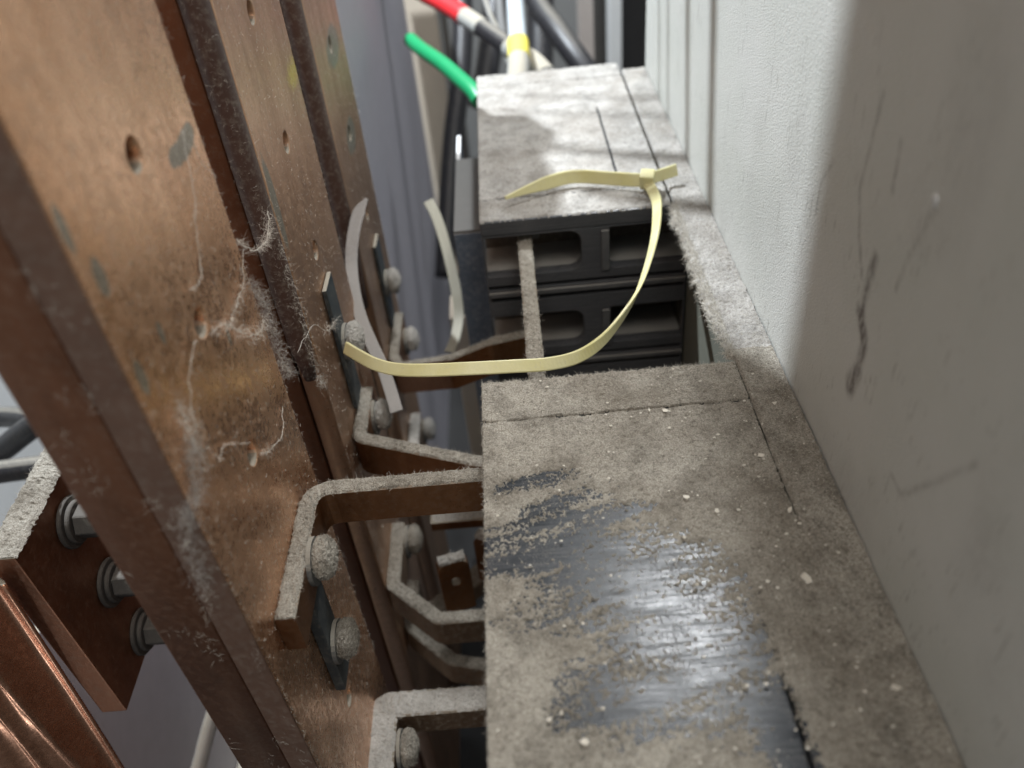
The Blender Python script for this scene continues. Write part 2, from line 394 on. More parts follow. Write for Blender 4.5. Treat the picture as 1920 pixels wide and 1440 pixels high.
def fibres(name, base, nrm, lmin, lmax, w, mat, parent=None, seg=4, lift=0.5, curl=1.1, gravity=0.0):
    """curled hair-thin lint strips rooted at base points"""
    N = len(base)
    L = RNG.uniform(lmin, lmax, N) * RNG.uniform(0.6, 1.0, N)
    nrm = np.broadcast_to(np.asarray(nrm, float), base.shape)
    d = RNG.normal(size=(N, 3)); d -= (d * nrm).sum(1)[:, None] * nrm; d /= np.linalg.norm(d, axis=1)[:, None]
    d = d + nrm * RNG.uniform(0.0, lift, N)[:, None]; d /= np.linalg.norm(d, axis=1)[:, None]
    ax = RNG.normal(size=(N, 3)) * 0.35 + nrm * RNG.choice([-1, 1], N)[:, None]; ax /= np.linalg.norm(ax, axis=1)[:, None]
    side = np.cross(d, np.array([0.05, -0.75, 0.65])); sn = np.linalg.norm(side, axis=1)[:, None]; side = side / np.maximum(sn, 1e-6)
    p = base.copy(); rows = []
    ang = RNG.normal(0, curl, N) / seg
    for k in range(seg + 1):
        ww = (w * (1 - 0.6 * k / seg)) * RNG.uniform(0.7, 1.2, N)[:, None]
        rows.append(np.stack([p - side * ww / 2, p + side * ww / 2], 1))
        c, s = np.cos(ang)[:, None], np.sin(ang)[:, None]
        d = d * c + np.cross(ax, d) * s + ax * (ax * d).sum(1)[:, None] * (1 - c)
        d[:, 2] -= gravity / seg; d /= np.linalg.norm(d, axis=1)[:, None]
        p = p + d * (L / seg)[:, None]
    V = np.stack(rows, 1).reshape(-1, 3)           # N, seg+1, 2
    b = (np.arange(N) * (seg + 1) * 2)[:, None] + np.arange(seg)[None, :] * 2
    F = np.stack([b, b + 1, b + 3, b + 2], -1).reshape(-1, 4)
    me = bpy.data.meshes.new(name)
    me.vertices.add(len(V)); me.vertices.foreach_set("co", V.ravel())
    me.loops.add(F.size); me.loops.foreach_set("vertex_index", F.ravel().astype(np.int32))
    me.polygons.add(len(F)); me.polygons.foreach_set("loop_start", np.arange(0, F.size, 4, dtype=np.int32)); me.polygons.foreach_set("loop_total", np.full(len(F), 4, np.int32))
    me.update(calc_edges=True)
    return tag(link(name, me, mat, parent), kind="stuff")

def dust_strip(name, path, width, ztop, parent, mat, h=0.0011, zfun=None, fib=True, step=0.0006):
    """rounded fluffy bank of dust lying on the top edge of a strap; path is a plan polyline"""
    P = np.array(path, float); seg = np.linalg.norm(np.diff(P[:, :2], axis=0), axis=1); s = np.r_[0, np.cumsum(seg)]
    n = max(4, int(s[-1] / step)); t = np.linspace(0, s[-1], n)
    x = np.interp(t, s, P[:, 0]); y = np.interp(t, s, P[:, 1]); z = np.interp(t, s, P[:, 2]) if P.shape[1] > 2 else np.full(n, ztop)
    tx, ty = np.gradient(x), np.gradient(y); ln = np.hypot(tx, ty); nx_, ny_ = -ty / ln, tx / ln
    M = 11; a = np.linspace(-1, 1, M)
    X = x[:, None] + nx_[:, None] * a * width * 0.5; Y = y[:, None] + ny_[:, None] * a * width * 0.5
    prof = np.sqrt(np.maximum(0, 1 - a ** 4))[None, :]
    nz = fbm(X / 0.0011, Y / 0.0011, 0, 21, 3); nz2 = fbm(X / 0.006, Y / 0.006, 1.0, 23, 2)
    Z = z[:, None] - 0.0003 + h * prof * (0.10 + 1.25 * nz) * (0.55 + 0.9 * nz2)
    e = (vnoise(t / 0.0009, 0, 0, 31) - 0.5)[:, None] * 0.0008 * np.abs(a)[None, :] ** 6
    X = X + nx_[:, None] * e * np.sign(a); Y = Y + ny_[:, None] * e * np.sign(a)
    V = np.stack([X, Y, Z], -1).reshape(-1, 3)
    F = [(i * M + j, i * M + j + 1, (i + 1) * M + j + 1, (i + 1) * M + j) for i in range(n - 1) for j in range(M - 1)]
    o = mesh(name, V, F, mat, parent); o["kind"] = "stuff"
    if fib:
        k = RNG.integers(0, len(V), int(s[-1] / 0.0006 * 5))
        fibres(name.replace("bank", "fuzz"), V[k], (0, 0, 1), 0.0008, 0.0026, 0.00010, LINT, parent, 3, 0.9)
    return o

# ------------------------------------------------------------------ the setting
def structure(o): o["kind"] = "structure"; return o
structure(box("cabinet_floor", -0.9, 0.6, -0.3, 1.5, -0.47, -0.45, DARKGREY))
structure(box("cabinet_back", -0.9, 0.6, 1.40, 1.42, -0.45, 0.10, MIDGREY))
structure(box("cabinet_side", -0.52, -0.50, -0.3, 1.399, -0.449, 0.12, PALE))

structure(box("joint_shade_plate", -0.40, -0.116, 0.10, 0.34, 0.300, 0.312, DARKGREY))  # unseen plate added overhead to keep lamp light off the joint
# side panel: painted sheet with a ledge folded in at the breaker tops
sp = empty("side_panel", (0.09, 0.2, -0.1))
tag(sp, "pale green-grey painted steel side panel, scuffed, on the right", "panel")
XW = 0.0872
ys = np.arange(-0.12, 0.5226, 0.001); zs = np.arange(-0.002, 0.2001, 0.001)
Yg, Zg = np.meshgrid(ys, zs)
def seg_mask(pts, wid, seed):
    best = np.full(Yg.shape, 9.0)
    for (a, b) in zip(pts[:-1], pts[1:]):
        a = np.array(a); b = np.array(b); ab = b - a
        t = np.clip(((Yg - a[0]) * ab[0] + (Zg - a[1]) * ab[1]) / (ab @ ab), 0, 1)
        best = np.minimum(best, np.hypot(Yg - a[0] - t * ab[0], Zg - a[1] - t * ab[1]))
    return np.clip(1.3 - best / wid + 1.1 * (fbm(Yg / 0.003, Zg / 0.009, 0, seed) - 0.5), 0, 1)
gr = seg_mask([(0.1755, 0.0735), (0.1765, 0.060), (0.1745, 0.052)], 0.0018, 1) * 1.0
gr = np.maximum(gr, seg_mask([(0.1775, 0.0560), (0.1705, 0.0500), (0.1712, 0.0405)], 0.0022, 2) * 0.95)
gr = np.maximum(gr, seg_mask([(0.1712, 0.041), (0.1738, 0.0335)], 0.0032, 3) * 1.0)
gr = np.maximum(gr, seg_mask([(0.1890, 0.11), (0.1918, 0.0847), (0.1869, 0.0736), (0.1805, 0.0648)], 0.0008, 4) * 0.55)
gr = np.maximum(gr, seg_mask([(0.1756, 0.104), (0.1747, 0.092)], 0.0008, 5) * 0.6)
gr = np.maximum(gr, seg_mask([(0.1542, 0.0980), (0.1578, 0.0903), (0.1611, 0.0801), (0.1619, 0.073)], 0.0006, 6) * 0.55)
gr = np.maximum(gr, seg_mask([(0.1421, 0.0311), (0.1358, 0.0306), (0.1258, 0.0456), (0.1151, 0.0624)], 0.0007, 7) * 0.55)
gr = np.maximum(gr, seg_mask([(0.2103, 0.0834), (0.2169, 0.0738), (0.2169, 0.0636)], 0.0006, 8) * 0.5)
gr = np.maximum(gr, np.clip(fbm(Yg / 0.03, Zg / 0.05, 2.0, 9) - 0.62, 0, 1) * 0.8)
wav = (fbm(Yg / 0.06, Zg / 0.08, 0, 12) - 0.5) * 0.0006
V = np.stack([np.full(Yg.shape, XW) + wav, Yg, Zg], -1).reshape(-1, 3)
ny, nz_ = len(ys), len(zs); idx = np.arange(ny * nz_).reshape(nz_, ny)
F = np.stack([idx[:-1, :-1], idx[1:, :-1], idx[1:, 1:], idx[:-1, 1:]], -1).reshape(-1, 4)
wall = mesh("panel_sheet", V, F.tolist(), WALL, sp, True)
at = wall.data.attributes.new("grime", 'FLOAT', 'POINT'); at.data.foreach_set("value", gr.ravel().astype(np.float32))
box("panel_backing", XW + 0.0012, XW + 0.0032, -0.12, 0.5225, -0.14, 0.2, SKIRT, sp)
box("ledge", 0.0728, XW - 0.0006, -0.10, 0.5225, -0.0022, -0.0008, SKIRT, sp)
box("skirt", 0.0810, 0.0826, -0.10, 0.5225, -0.40, -0.0026, SKIRT, sp)
# paint blister / screw head
bm = bmesh.new(); bmesh.ops.create_uvsphere(bm, u_segments=14, v_segments=8, radius=0.0014)
for v in bm.verts: v.co = Vector((XW + 0.0001 - abs(v.co.x) * 0.5 if v.co.x < 0 else XW + 0.0001, 0.1552 + v.co.y * (1 + 0.2 * math.sin(5 * v.co.z * 900)), 0.1000 + v.co.z * 1.25))
me = bpy.data.meshes.new("rivet"); bm.to_mesh(me); bm.free(); link("rivet", me, PALE, sp, True)

def ledge_h(X, Y):
    n = fbm(X / 0.0012, Y / 0.0012, 0, 41, 3); n2 = fbm(X / 0.008, Y / 0.008, 0, 43, 2)
    edge = 0.0722 - 0.0035 * fbm(Y / 0.010, 0.0, 0, 45, 2) - 0.0022 * vnoise(Y / 0.0011, 0.0, 0, 46)
    gap = (Y > 0.232) & (Y < 0.3465)
    lim = np.where(gap, edge, 0.0727 + 0.0003 * vnoise(Y / 0.0008, 3.0, 0, 47) - 0.0010 * np.clip((0.165 - Y) / 0.03, 0, 1))
    h = 0.0005 + 0.0013 * n * (0.4 + n2)
    h = h - np.clip((lim + 0.0016 - X) / 0.0016, 0, 1) ** 2 * np.where(gap, 0.0022, 0.0003)
    h = np.maximum(h, 0.00002) if False else h
    return np.where(X < lim, -1, np.maximum(h, np.where(gap & (X < 0.0735), h, 0.00005)) + np.where(gap & (X < 0.0735), 0.0030, 0) * 0)
def ledge_h2(X, Y):
    h = ledge_h(X, Y)
    return np.where((h < 0) & (h > -0.9), 0.00001, h)
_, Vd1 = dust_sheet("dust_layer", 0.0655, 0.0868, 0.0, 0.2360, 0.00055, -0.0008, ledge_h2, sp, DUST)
_, Vd2 = dust_sheet("dust_layer", 0.0655, 0.0868, 0.2360, 0.5220, 0.00055, -0.0008, ledge_h2, sp, DUST_FAR_LIT)  # same dust as the nearer sheet, with the lamp's light put into its colour
Vd = np.concatenate([Vd1, Vd2])
k = RNG.integers(0, len(Vd), 9000)
fibres("lint_fuzz", Vd[k], (0, 0, 1), 0.0008, 0.0024, 0.00009, LINT, sp, 3, 0.9)
fr = Vd[(Vd[:, 1] > 0.233) & (Vd[:, 1] < 0.346) & (Vd[:, 0] < 0.0735)]
fibres("edge_lint", fr[RNG.integers(0, len(fr), 4500)], (-0.8, -0.3, 0.5), 0.001, 0.0042, 0.00013, LINT, sp, 4, 1.2, 1.6, 0.6)

# ------------------------------------------------------------------ circuit breakers
PITCH = 0.0455
def breaker(name, label, y0, y1, near):
    """three stacked poles; lid on top, terminal covers at both ends, open terminal chambers in the end faces"""
    t = empty(name, (0.027, (y0 + y1) / 2, -0.145))
    tag(t, label, "circuit breaker", "moulded-case circuit breakers beside the panel")
    xl, xr = -0.0183, 0.0718; xf = 0.0802
    cl = 0.0208                                             # terminal cover depth
    zt = -0.0010
    lid = PLASTIC
    b = 0.0007
    box("lid", xl, 0.0545, y0 + cl + 0.0004, y1 - cl - 0.0004, -0.0085, zt, lid, t, b)
    box("lid_edge", 0.0551, xr, y0 + cl + 0.0004, y1 - cl - 0.0004, -0.0085, zt - 0.0001, lid, t, b)
    box("terminal_cover", xl + 0.0002, xr, y0, y0 + cl - 0.0004, -0.0085, zt, PLASTIC2, t, 0.0009 if not near else 0.0016)
    box("terminal_cover", xl + 0.0002, xr, y1 - cl + 0.0004, y1, -0.0085, zt, PLASTIC2, t, 0.0009 if not near else 0.0016)
    box("body", xl + 0.0006, xf - 0.0006, y0 + 0.030, y1 - 0.030, -0.145, -0.0088, CHAMBER, t, 0.0005)
    outer = rrect(xl + 0.0004, xf, -0.1440, -0.0087)
    holes = []
    for k_ in range(3):
        o = -PITCH * k_
        holes.append(rrect(xl + 0.0012, 0.0290, -0.0312 + o, -0.0097 + o, (0.0006, 0.0060, 0.0055, 0.0006)))
        holes.append(rrect(0.0425, xf - 0.0010, -0.0318 + o, -0.0094 + o, (0.0035, 0.0006, 0.0006, 0.0012)))
        if k_ < 2:
            holes.append(rrect(xl + 0.0012, xf - 0.0012, -0.0393 + o, -0.0368 + o))
            holes.append(rrect(xl + 0.0022, xf - 0.0012, -0.0462 + o, -0.0436 + o))
    for (yf, sgn) in ((y0 + 0.0003, 1), (y1 - 0.0003, -1)):
        plate("end_face", outer, holes, 0.0060, lambda a, b_, c, yf=yf, sgn=sgn: (a, yf + sgn * c, b_), PLASTIC2, t, 0.0003)
        for k_ in range(3):
            o = -PITCH * k_
            ya, yb = (yf + 0.0062, yf + 0.029) if sgn > 0 else (yf - 0.029, yf - 0.0062)
            box("chamber_floor", xl + 0.0008, 0.0425, ya, yb, -0.0352 + o, -0.0316 + o, PLASTIC3, t)
            box("chamber_floor", 0.0432, xf - 0.0004, ya, yb, -0.0356 + o, -0.0322 + o, PLASTIC3, t)
            box("partition", 0.0302, 0.0422, ya, yb, -0.0312 + o, -0.0092 + o, PLASTIC3, t)
            yw = yf + sgn * 0.0002
            box("barrier_rib", 0.0385, 0.0424, min(yw, yw - sgn * 0.0014), max(yw, yw - sgn * 0.0014), -0.0325 + o, -0.0105 + o, PLASTIC3, t, 0.0006)
            if k_ < 2:
                box("ridge", xl + 0.0010, xf - 0.0004, min(yf, yf - sgn * 0.0015), max(yf, yf - sgn * 0.0015), -0.0428 + o, -0.0402 + o, PLASTIC3, t, 0.0004)
            bolt_y = yf + sgn * 0.016
            box("terminal_screw", 0.0062, 0.0098, min(bolt_y, bolt_y + sgn * 0.006), max(bolt_y, bolt_y + sgn * 0.006), -0.0215 + o, -0.0120 + o, STEEL, t, 0.0009)
    return t

br_near = breaker("circuit_breaker", "near black circuit breaker with a dusty lid wiped half clean in streaks", 0.0400, 0.2305, True)
br_far = breaker("circuit_breaker", "far circuit breaker, lit dusty lid and open terminal chambers facing the gap", 0.3470, 0.5370, False)

def cuts(X, Y, xs_, ys_, w=0.00045):
    c = np.zeros(X.shape)
    jit = (vnoise(X / 0.0012, Y / 0.0012, 0, 77) - 0.5) * 0.0006
    for (gx, a, b) in xs_: c = np.maximum(c, ((np.abs(X - gx + jit) < w) & (Y > a) & (Y < b)).astype(float))
    for (gy, a, b) in ys_: c = np.maximum(c, ((np.abs(Y - gy + jit * 0.7) < w) & (X > a) & (X < b)).astype(float))
    return c

def near_h(X, Y):
    n1 = fbm(X / 0.0011, Y / 0.0011, 0, 51, 3)
    n2 = fbm(X / 0.009, Y / 0.009, 0, 53, 3)
    # wiping ran from lower left to upper right in shallow arcs
    u = X + 0.0; v = Y - 0.28 * X - 1.2 * X * X
    stn = fbm(u / 0.022, v / 0.0022, 0, 55, 3)
    W = 0.86 * blob(X, Y, 0.004, 0.150, 0.027, 0.026, 0.2)
    W = np.maximum(W, 1.02 * blob(X, Y, 0.033, 0.126, 0.020, 0.028, 0.25))
    W = np.maximum(W, 1.0 * blob(X, Y, 0.000, 0.1800, 0.013, 0.0040, 0.12))
    W = np.maximum(W, 1.0 * blob(X, Y, 0.005, 0.1640, 0.026, 0.0050, 0.10))
    W = np.maximum(W, 1.35 * blob(X, Y, 0.0505, 0.096, 0.007, 0.017, 0.12))
    W = np.maximum(W, 0.75 * blob(X, Y, 0.016, 0.106, 0.026, 0.012, 0.1))
    W = W - 0.35 * blob(X, Y, -0.014, 0.104, 0.010, 0.016) - 0.45 * blob(X, Y, -0.008, 0.1410, 0.012, 0.005, 0.3) - 0.3 * blob(X, Y, -0.014, 0.166, 0.008, 0.004, 0.3)
    W = np.where((X > 0.0549) & (Y < 0.16), W * np.exp(-(X - 0.0549) / 0.003), W)
    W = np.where(Y > 0.2090, 0, W)
    sp_ = vnoise(X / 0.00042, Y / 0.00042, 4.0, 57)
    wgt = np.clip(W * 2.2, 0, 1)
    c = 1.0 - W + wgt * (1.35 * (stn - 0.5) + 1.15 * (sp_ - 0.5) + 0.7 * (n1 - 0.5)) + 0.35 * (n2 - 0.5) + 0.3 * (n1 - 0.5)
    h = np.clip((c - 0.47) * 1.8, -1, 1)
    n4 = fbm(X / 0.022, Y / 0.016, 0, 59, 2)
    h = np.where(h > 0, 0.00006 + 0.0013 * np.minimum(h, 1) * (0.12 + 0.95 * n1) * (0.2 + 0.9 * n2) + 0.0009 * np.clip(n4 - 0.45, 0, 1) * np.minimum(h, 1), -1)
    ck = cuts(X, Y, [], [(0.2094, -0.02, 0.0722)], 0.00046 * (0.5 + vnoise(X / 0.004, 0, 0, 71)))
    h = np.where(ck > 0, -1, h)
    out = (X < -0.0183 + 0.0004 * vnoise(Y / 0.0006, 0, 0, 61)) | (Y > 0.2303 - 0.0005 * vnoise(X / 0.0006, 0, 0, 62))
    return np.where(out | (X > 0.0722 + 0.0012 * np.clip((0.165 - Y) / 0.03, 0, 1) - 0.00025 * (vnoise(Y / 0.0012, 1.0, 0, 73))), -1, h)
_, Vn = dust_sheet("dust_layer", -0.0186, 0.0738, 0.0615, 0.2306, 0.00036, -0.00105, near_h, br_near, DUST)
k = RNG.integers(0, len(Vn), 16000)
fibres("lint_fuzz", Vn[k], (0, 0, 1), 0.0007, 0.0019, 0.00007, LINT, br_near, 3, 0.7)
eg = Vn[(Vn[:, 1] > 0.2292)]
fibres("edge_lint", eg[RNG.integers(0, len(eg), 800)], (0, 0.3, 0.95), 0.0008, 0.0022, 0.00008, LINT, br_near, 3, 1.2)
eg = Vn[(Vn[:, 0] < -0.0175)]
fibres("edge_lint", eg[RNG.integers(0, len(eg), 500)], (-0.5, 0.0, 0.8), 0.0006, 0.0018, 0.00007, LINT, br_near, 3, 1.0)

def far_h(X, Y):
    n1 = fbm(X / 0.0012, Y / 0.0012, 0, 65, 3); n2 = fbm(X / 0.012, Y / 0.012, 0, 67, 3)
    h = 0.0002 + 0.0011 * n1 * (0.35 + n2)
    ck = cuts(X, Y, [(0.0720, 0.3, 0.55), (0.0508, 0.384, 0.47)], [(0.3685, -0.02, 0.073), (0.5155, -0.02, 0.073)], 0.0006)
    h = np.where(ck > 0, -1, h)
    return np.where((X < -0.0178) | (X > 0.0718) | (Y < 0.3474 + 0.0004 * vnoise(X / 0.0008, 0, 0, 63)) | (Y > 0.5365), -1, h)
_, Vf = dust_sheet("dust_layer", -0.0182, 0.0722, 0.3470, 0.5372, 0.0006, -0.00105, far_h, br_far, DUST_FAR_LIT)
k = RNG.integers(0, len(Vf), 5000)
fibres("lint_fuzz", Vf[k], (0, 0, 1), 0.0008, 0.002, 0.00010, LINT, br_far, 3, 0.7)

# ------------------------------------------------------------------ copper busbars
HZ = [0.0225 + 0.046 * k_ for k_ in range(-6, 9)]
BARS = []
def busbar(label, y0, y1, yh, face_mat, hz, sleeve_to, ztop=0.62):
    t = empty("copper_busbar", (-0.095, (y0 + y1) / 2, -0.445))
    tag(t, label, "busbar", "vertical copper busbars")
    z0, z1 = -0.445, ztop
    plate("front_lamination", rrect(y0, y1, z0, z1), [circle(yh, z, 0.0038) for z in hz], 0.0088, lambda a, b, c: (-0.0820 - 0.0088 + c, a, b), face_mat, t, 0.0007)
    plate("back_lamination", rrect(y0 + 0.0004, y1, z0, z1), [circle(yh, z, 0.0040) for z in hz], 0.0160, lambda a, b, c: (-0.0919 - 0.0160 + c, a, b), COPE, t, 0.0006)
    if sleeve_to is not None:
        pts = [(-0.0866, y0 - 0.0012, z1), (-0.0866, y0 - 0.0012, 0.2), (-0.0866, y0 - 0.0012, 0.05), (-0.0866, y0 - 0.0012, sleeve_to)]
        tube("edge_sleeve", pts, (lambda f_: 0.0044 if f_ < 0.9 else 0.0044 - 0.0020 * (f_ - 0.9) / 0.1), SLEEVE, t, 6, 16)
        dust_strip  # sleeve has its own thin dust from the material
    BARS.append(t); return t
hz1 = [0.118, 0.073, 0.0268, -0.0195, -0.065, -0.1075, -0.153]
hz2 = [0.1135, 0.068, 0.0224, -0.0235, -0.069, -0.115]
hz3 = [0.0646, 0.020, -0.0260, -0.0720, -0.117]
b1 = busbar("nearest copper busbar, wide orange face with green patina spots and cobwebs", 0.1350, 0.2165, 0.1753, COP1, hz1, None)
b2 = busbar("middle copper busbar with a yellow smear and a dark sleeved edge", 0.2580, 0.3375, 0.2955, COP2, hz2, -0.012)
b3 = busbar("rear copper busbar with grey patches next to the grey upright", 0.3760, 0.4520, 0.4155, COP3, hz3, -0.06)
FILM = mat_plain("dirty_edge_film", (0.15, 0.085, 0.058), 0.42, 0.3, film=0.35, dc=(0.26, 0.22, 0.18))
box("edge_film", -0.0909, -0.0823, 0.1340, 0.1348, -0.44, 0.61, FILM, b1, 0.0003)

# ------------------------------------------------------------------ straps, clamp plates, bolts
def fillet(pts, r, n=7):
    out = [np.array(pts[0], float)]
    for a, b, c in zip(pts[:-2], pts[1:-1], pts[2:]):
        a, b, c = (np.array(q, float) for q in (a, b, c))
        u = (a - b) / np.linalg.norm(a - b); v = (c - b) / np.linalg.norm(c - b)
        ang = math.acos(np.clip(u @ v, -1, 1)); d = min(r / math.tan(ang / 2), 0.45 * np.linalg.norm(a - b), 0.45 * np.linalg.norm(c - b))
        p0, p1 = b + u * d, b + v * d
        for k_ in range(n + 1):
            tt = k_ / n
            out.append((1 - tt) ** 2 * p0 + 2 * tt * (1 - tt) * b + tt * tt * p1)
    out.append(np.array(pts[-1], float))
    return np.array(out)

def strap(name, pts, th, hgt, mat, parent, r=0.006, bev=0.0006):
    """flat bar standing on edge, following a plan path; pts are (x,y,ztop)"""
    P = fillet(pts, r); N = len(P)
    T = np.gradient(P[:, :2], axis=0); T /= np.linalg.norm(T, axis=1)[:, None]
    Nn = np.stack([-T[:, 1], T[:, 0]], 1)
    verts, faces = [], []
    prof = [(-1, -1, 1, 0), (-1, -1, 0, 1)]
    b = bev
    ring = [(-th / 2, -b), (-th / 2 + b, 0), (th / 2 - b, 0), (th / 2, -b), (th / 2, -hgt + b), (th / 2 - b, -hgt), (-th / 2 + b, -hgt), (-th / 2, -hgt + b)]
    for i in range(N):
        for (s, z) in ring:
            verts.append((P[i, 0] + Nn[i, 0] * s, P[i, 1] + Nn[i, 1] * s, P[i, 2] + z))
    K = len(ring)
    for i in range(N - 1):
        for k_ in range(K):
            k2 = (k_ + 1) % K
            faces.append((i * K + k_, (i + 1) * K + k_, (i + 1) * K + k2, i * K + k2))
    faces.append(tuple(range(K))); faces.append(tuple((N - 1) * K + k_ for k_ in range(K))[::-1])
    o = mesh(name, verts, faces, mat, parent)
    bm = bmesh.new(); bm.from_mesh(o.data); bmesh.ops.recalc_face_normals(bm, faces=bm.faces[:]); bm.to_mesh(o.data); bm.free()
    return o, P

def bolt(parent, x, y, z, r=0.0062, h=0.0052, dusty=0.8, washer=True, dmat=None):
    """hex head on a washer, axis along +X, with a lump of dust lying on it"""
    bm = bmesh.new()
    bmesh.ops.create_cone(bm, cap_ends=True, segments=6, radius1=r, radius2=r, depth=h, matrix=Matrix.Translation((x + h / 2 + 0.0016, y, z)) @ Matrix.Rotation(math.pi / 2, 4, 'Y'))
    bmesh.ops.bevel(bm, geom=bm.edges[:], offset=0.0007, segments=2, affect='EDGES')
    me = bpy.data.meshes.new("bolt"); bm.to_mesh(me); bm.free()
    b_ = link("bolt", me, STEEL, parent)
    if washer:
        bm = bmesh.new()
        bmesh.ops.create_cone(bm, cap_ends=True, segments=24, radius1=r * 1.28, radius2=r * 1.28, depth=0.0015, matrix=Matrix.Translation((x + 0.00075, y, z)) @ Matrix.Rotation(math.pi / 2, 4, 'Y'))
        me = bpy.data.meshes.new("washer"); bm.to_mesh(me); bm.free(); link("washer", me, STEEL, b_)
    bm = bmesh.new(); bmesh.ops.create_icosphere(bm, subdivisions=5, radius=1.0)
    sd = RNG.integers(0, 999)
    co = np.array([v.co[:] for v in bm.verts])
    n1 = fbm(co[:, 0] * 2.2, co[:, 1] * 2.2, co[:, 2] * 2.2, int(sd), 3); n2 = fbm(co[:, 0] * 9, co[:, 1] * 9, co[:, 2] * 9, int(sd) + 9, 2)
    n3 = fbm(co[:, 0] * 18, co[:, 1] * 18, co[:, 2] * 18, int(sd) + 19, 2)
    rad = 0.86 + 0.22 * n1 + 0.14 * n2 + 0.14 * n3
    pos = co * rad[:, None] * np.array([h * 0.74, r * 1.06, r * 1.02]) + np.array([x + h * 0.5 + 0.0016, y, z + r * (0.18 + 0.25 * (1 - dusty))])
    pos[:, 2] = np.maximum(pos[:, 2], z - r * 0.35 + (pos[:, 1] - y) * 0.25)
    pos[:, 0] = np.maximum(pos[:, 0], x + 0.0012)
    for v, p in zip(bm.verts, pos): v.co = p
    me = bpy.data.meshes.new("dust_cap"); bm.to_mesh(me); bm.free()
    link("dust_cap", me, dmat or DUST, b_)
    sel = pos[RNG.integers(0, len(pos), 420)]
    fibres("lint_fuzz", sel, (0.5, -0.3, 0.8), 0.0006, 0.0020, 0.00009, LINT, b_, 3, 1.0)
    return b_

ST_H = 0.0158
def bracket(name, label, pts, th, hgt, bolts, plate_z, yh, fl, group="copper connection straps bolted to the busbars", r=0.006, dmat=None, mat=None):
    t = empty(name, (pts[0][0], pts[0][1], pts[0][2] - hgt))
    tag(t, label, "strap", group)
    o, P = strap("strap", pts, th, hgt, mat or COPS, t, r)
    dust_strip("dust_bank", P, th * 0.98, None, t, dmat or DUST)
    if plate_z:
        box("clamp_plate", fl, fl + 0.0022, yh - 0.0075, yh + 0.0075, plate_z[0], plate_z[1], CLAMP, t, 0.0004)
    for (bz, rr) in bolts:
        bolt(t, fl + (0.0022 if plate_z else 0), yh, bz, rr, dmat=dmat)
    return t

XF = -0.0820
# nearest bar, pole 1 of the near breaker
s1 = bracket("connection_strap", "dusty L-shaped copper strap from nearest busbar into near breaker, bent end toward camera",
    [(0.012, 0.1992, -0.0145), (-0.0787, 0.1992, -0.0145), (-0.0787, 0.1470, -0.0145)], 0.0062, ST_H,
    [], None, 0.1753, XF + 0.0062, r=0.0085)
for (bz, fx) in ((-0.0205, XF + 0.0064), (-0.0655, XF + 0.0042)):
    bolt(s1, fx, 0.1725, bz, 0.0062)
box("clamp_plate", XF + 0.0003, XF + 0.0040, 0.1660, 0.1795, -0.0870, -0.0310, CLAMP, s1, 0.0005)
# middle bar, pole 2
s2 = bracket("connection_strap", "dusty copper strap from middle busbar running behind the nearest strap",
    [(0.012, 0.2440, -0.0595), (-0.0265, 0.2510, -0.0595), (-0.0787, 0.2720, -0.0595), (-0.0787, 0.3060, -0.0595)], 0.0062, ST_H + 0.004,
    [], None, 0.2955, XF + 0.0062, r=0.006)
bolt(s2, XF + 0.0064, 0.2950, -0.0690, 0.0064, dmat=DUST_PALE)
bolt(s2, XF + 0.0024, 0.2950, -0.0240, 0.0066, dmat=DUST_PALE)
box("clamp_plate", XF + 0.0003, XF + 0.0022, 0.2870, 0.3020, -0.0560, 0.0080, CLAMP, s2, 0.0004)
# rear bar to the far breaker's second pole
s3 = bracket("connection_strap", "copper strap from rear busbar rising to far breaker under the ivory tie",
    [(0.004, 0.3380, -0.0590), (-0.0190, 0.3345, -0.0600), (-0.0400, 0.3400, -0.0720), (-0.0740, 0.3720, -0.0990), (-0.0787, 0.3850, -0.1020), (-0.0787, 0.4280, -0.1020)], 0.0056, 0.0200,
    [], None, 0.4155, XF + 0.0062, r=0.006)
bolt(s3, XF + 0.0064, 0.4155, -0.1150, 0.0064, dmat=DUST_PALE)
bolt(s3, XF + 0.0024, 0.4155, -0.0720, 0.0064, dmat=DUST_PALE)
box("clamp_plate", XF + 0.0003, XF + 0.0022, 0.4080, 0.4230, -0.0985, -0.0430, CLAMP, s3, 0.0004)
# straight strap between the breakers
s4 = bracket("connection_strap", "straight fuzzy strap across the gap between near and far breaker",
    [(0.0024, 0.3640, -0.0140), (0.0018, 0.2200, -0.0140)], 0.0066, 0.0170, [], None, 0, 0)
# lower brackets seen through the gap
s5 = bracket("connection_strap", "thick grey dusty angle strap at the bottom edge, low on nearest busbar",
    [(0.010, 0.1945, -0.1490), (-0.0775, 0.1945, -0.1490), (-0.0775, 0.1300, -0.1490)], 0.0120, 0.0150, [], None, 0, 0, r=0.003, mat=COPD, dmat=DUST_PALE)
bolt(s5, XF + 0.0112, 0.1770, -0.1560, 0.0068)
s6 = bracket("connection_strap", "blurred dusty strap low on middle busbar seen through the gap",
    [(0.010, 0.2420, -0.1560), (-0.0560, 0.2420, -0.1560), (-0.0785, 0.2600, -0.1500), (-0.0785, 0.3000, -0.1500)], 0.0070, 0.0180, [], None, 0, 0, r=0.004, mat=COPD)
bolt(s6, XF + 0.0070, 0.2940, -0.1590, 0.0068)
s7 = bracket("connection_strap", "blurred copper strap crossing diagonally in the dark gap",
    [(0.010, 0.3150, -0.1700), (-0.0500, 0.2850, -0.1900), (-0.0700, 0.2800, -0.2050)], 0.0120, 0.0120, [], None, 0, 0, r=0.004, mat=COPD)
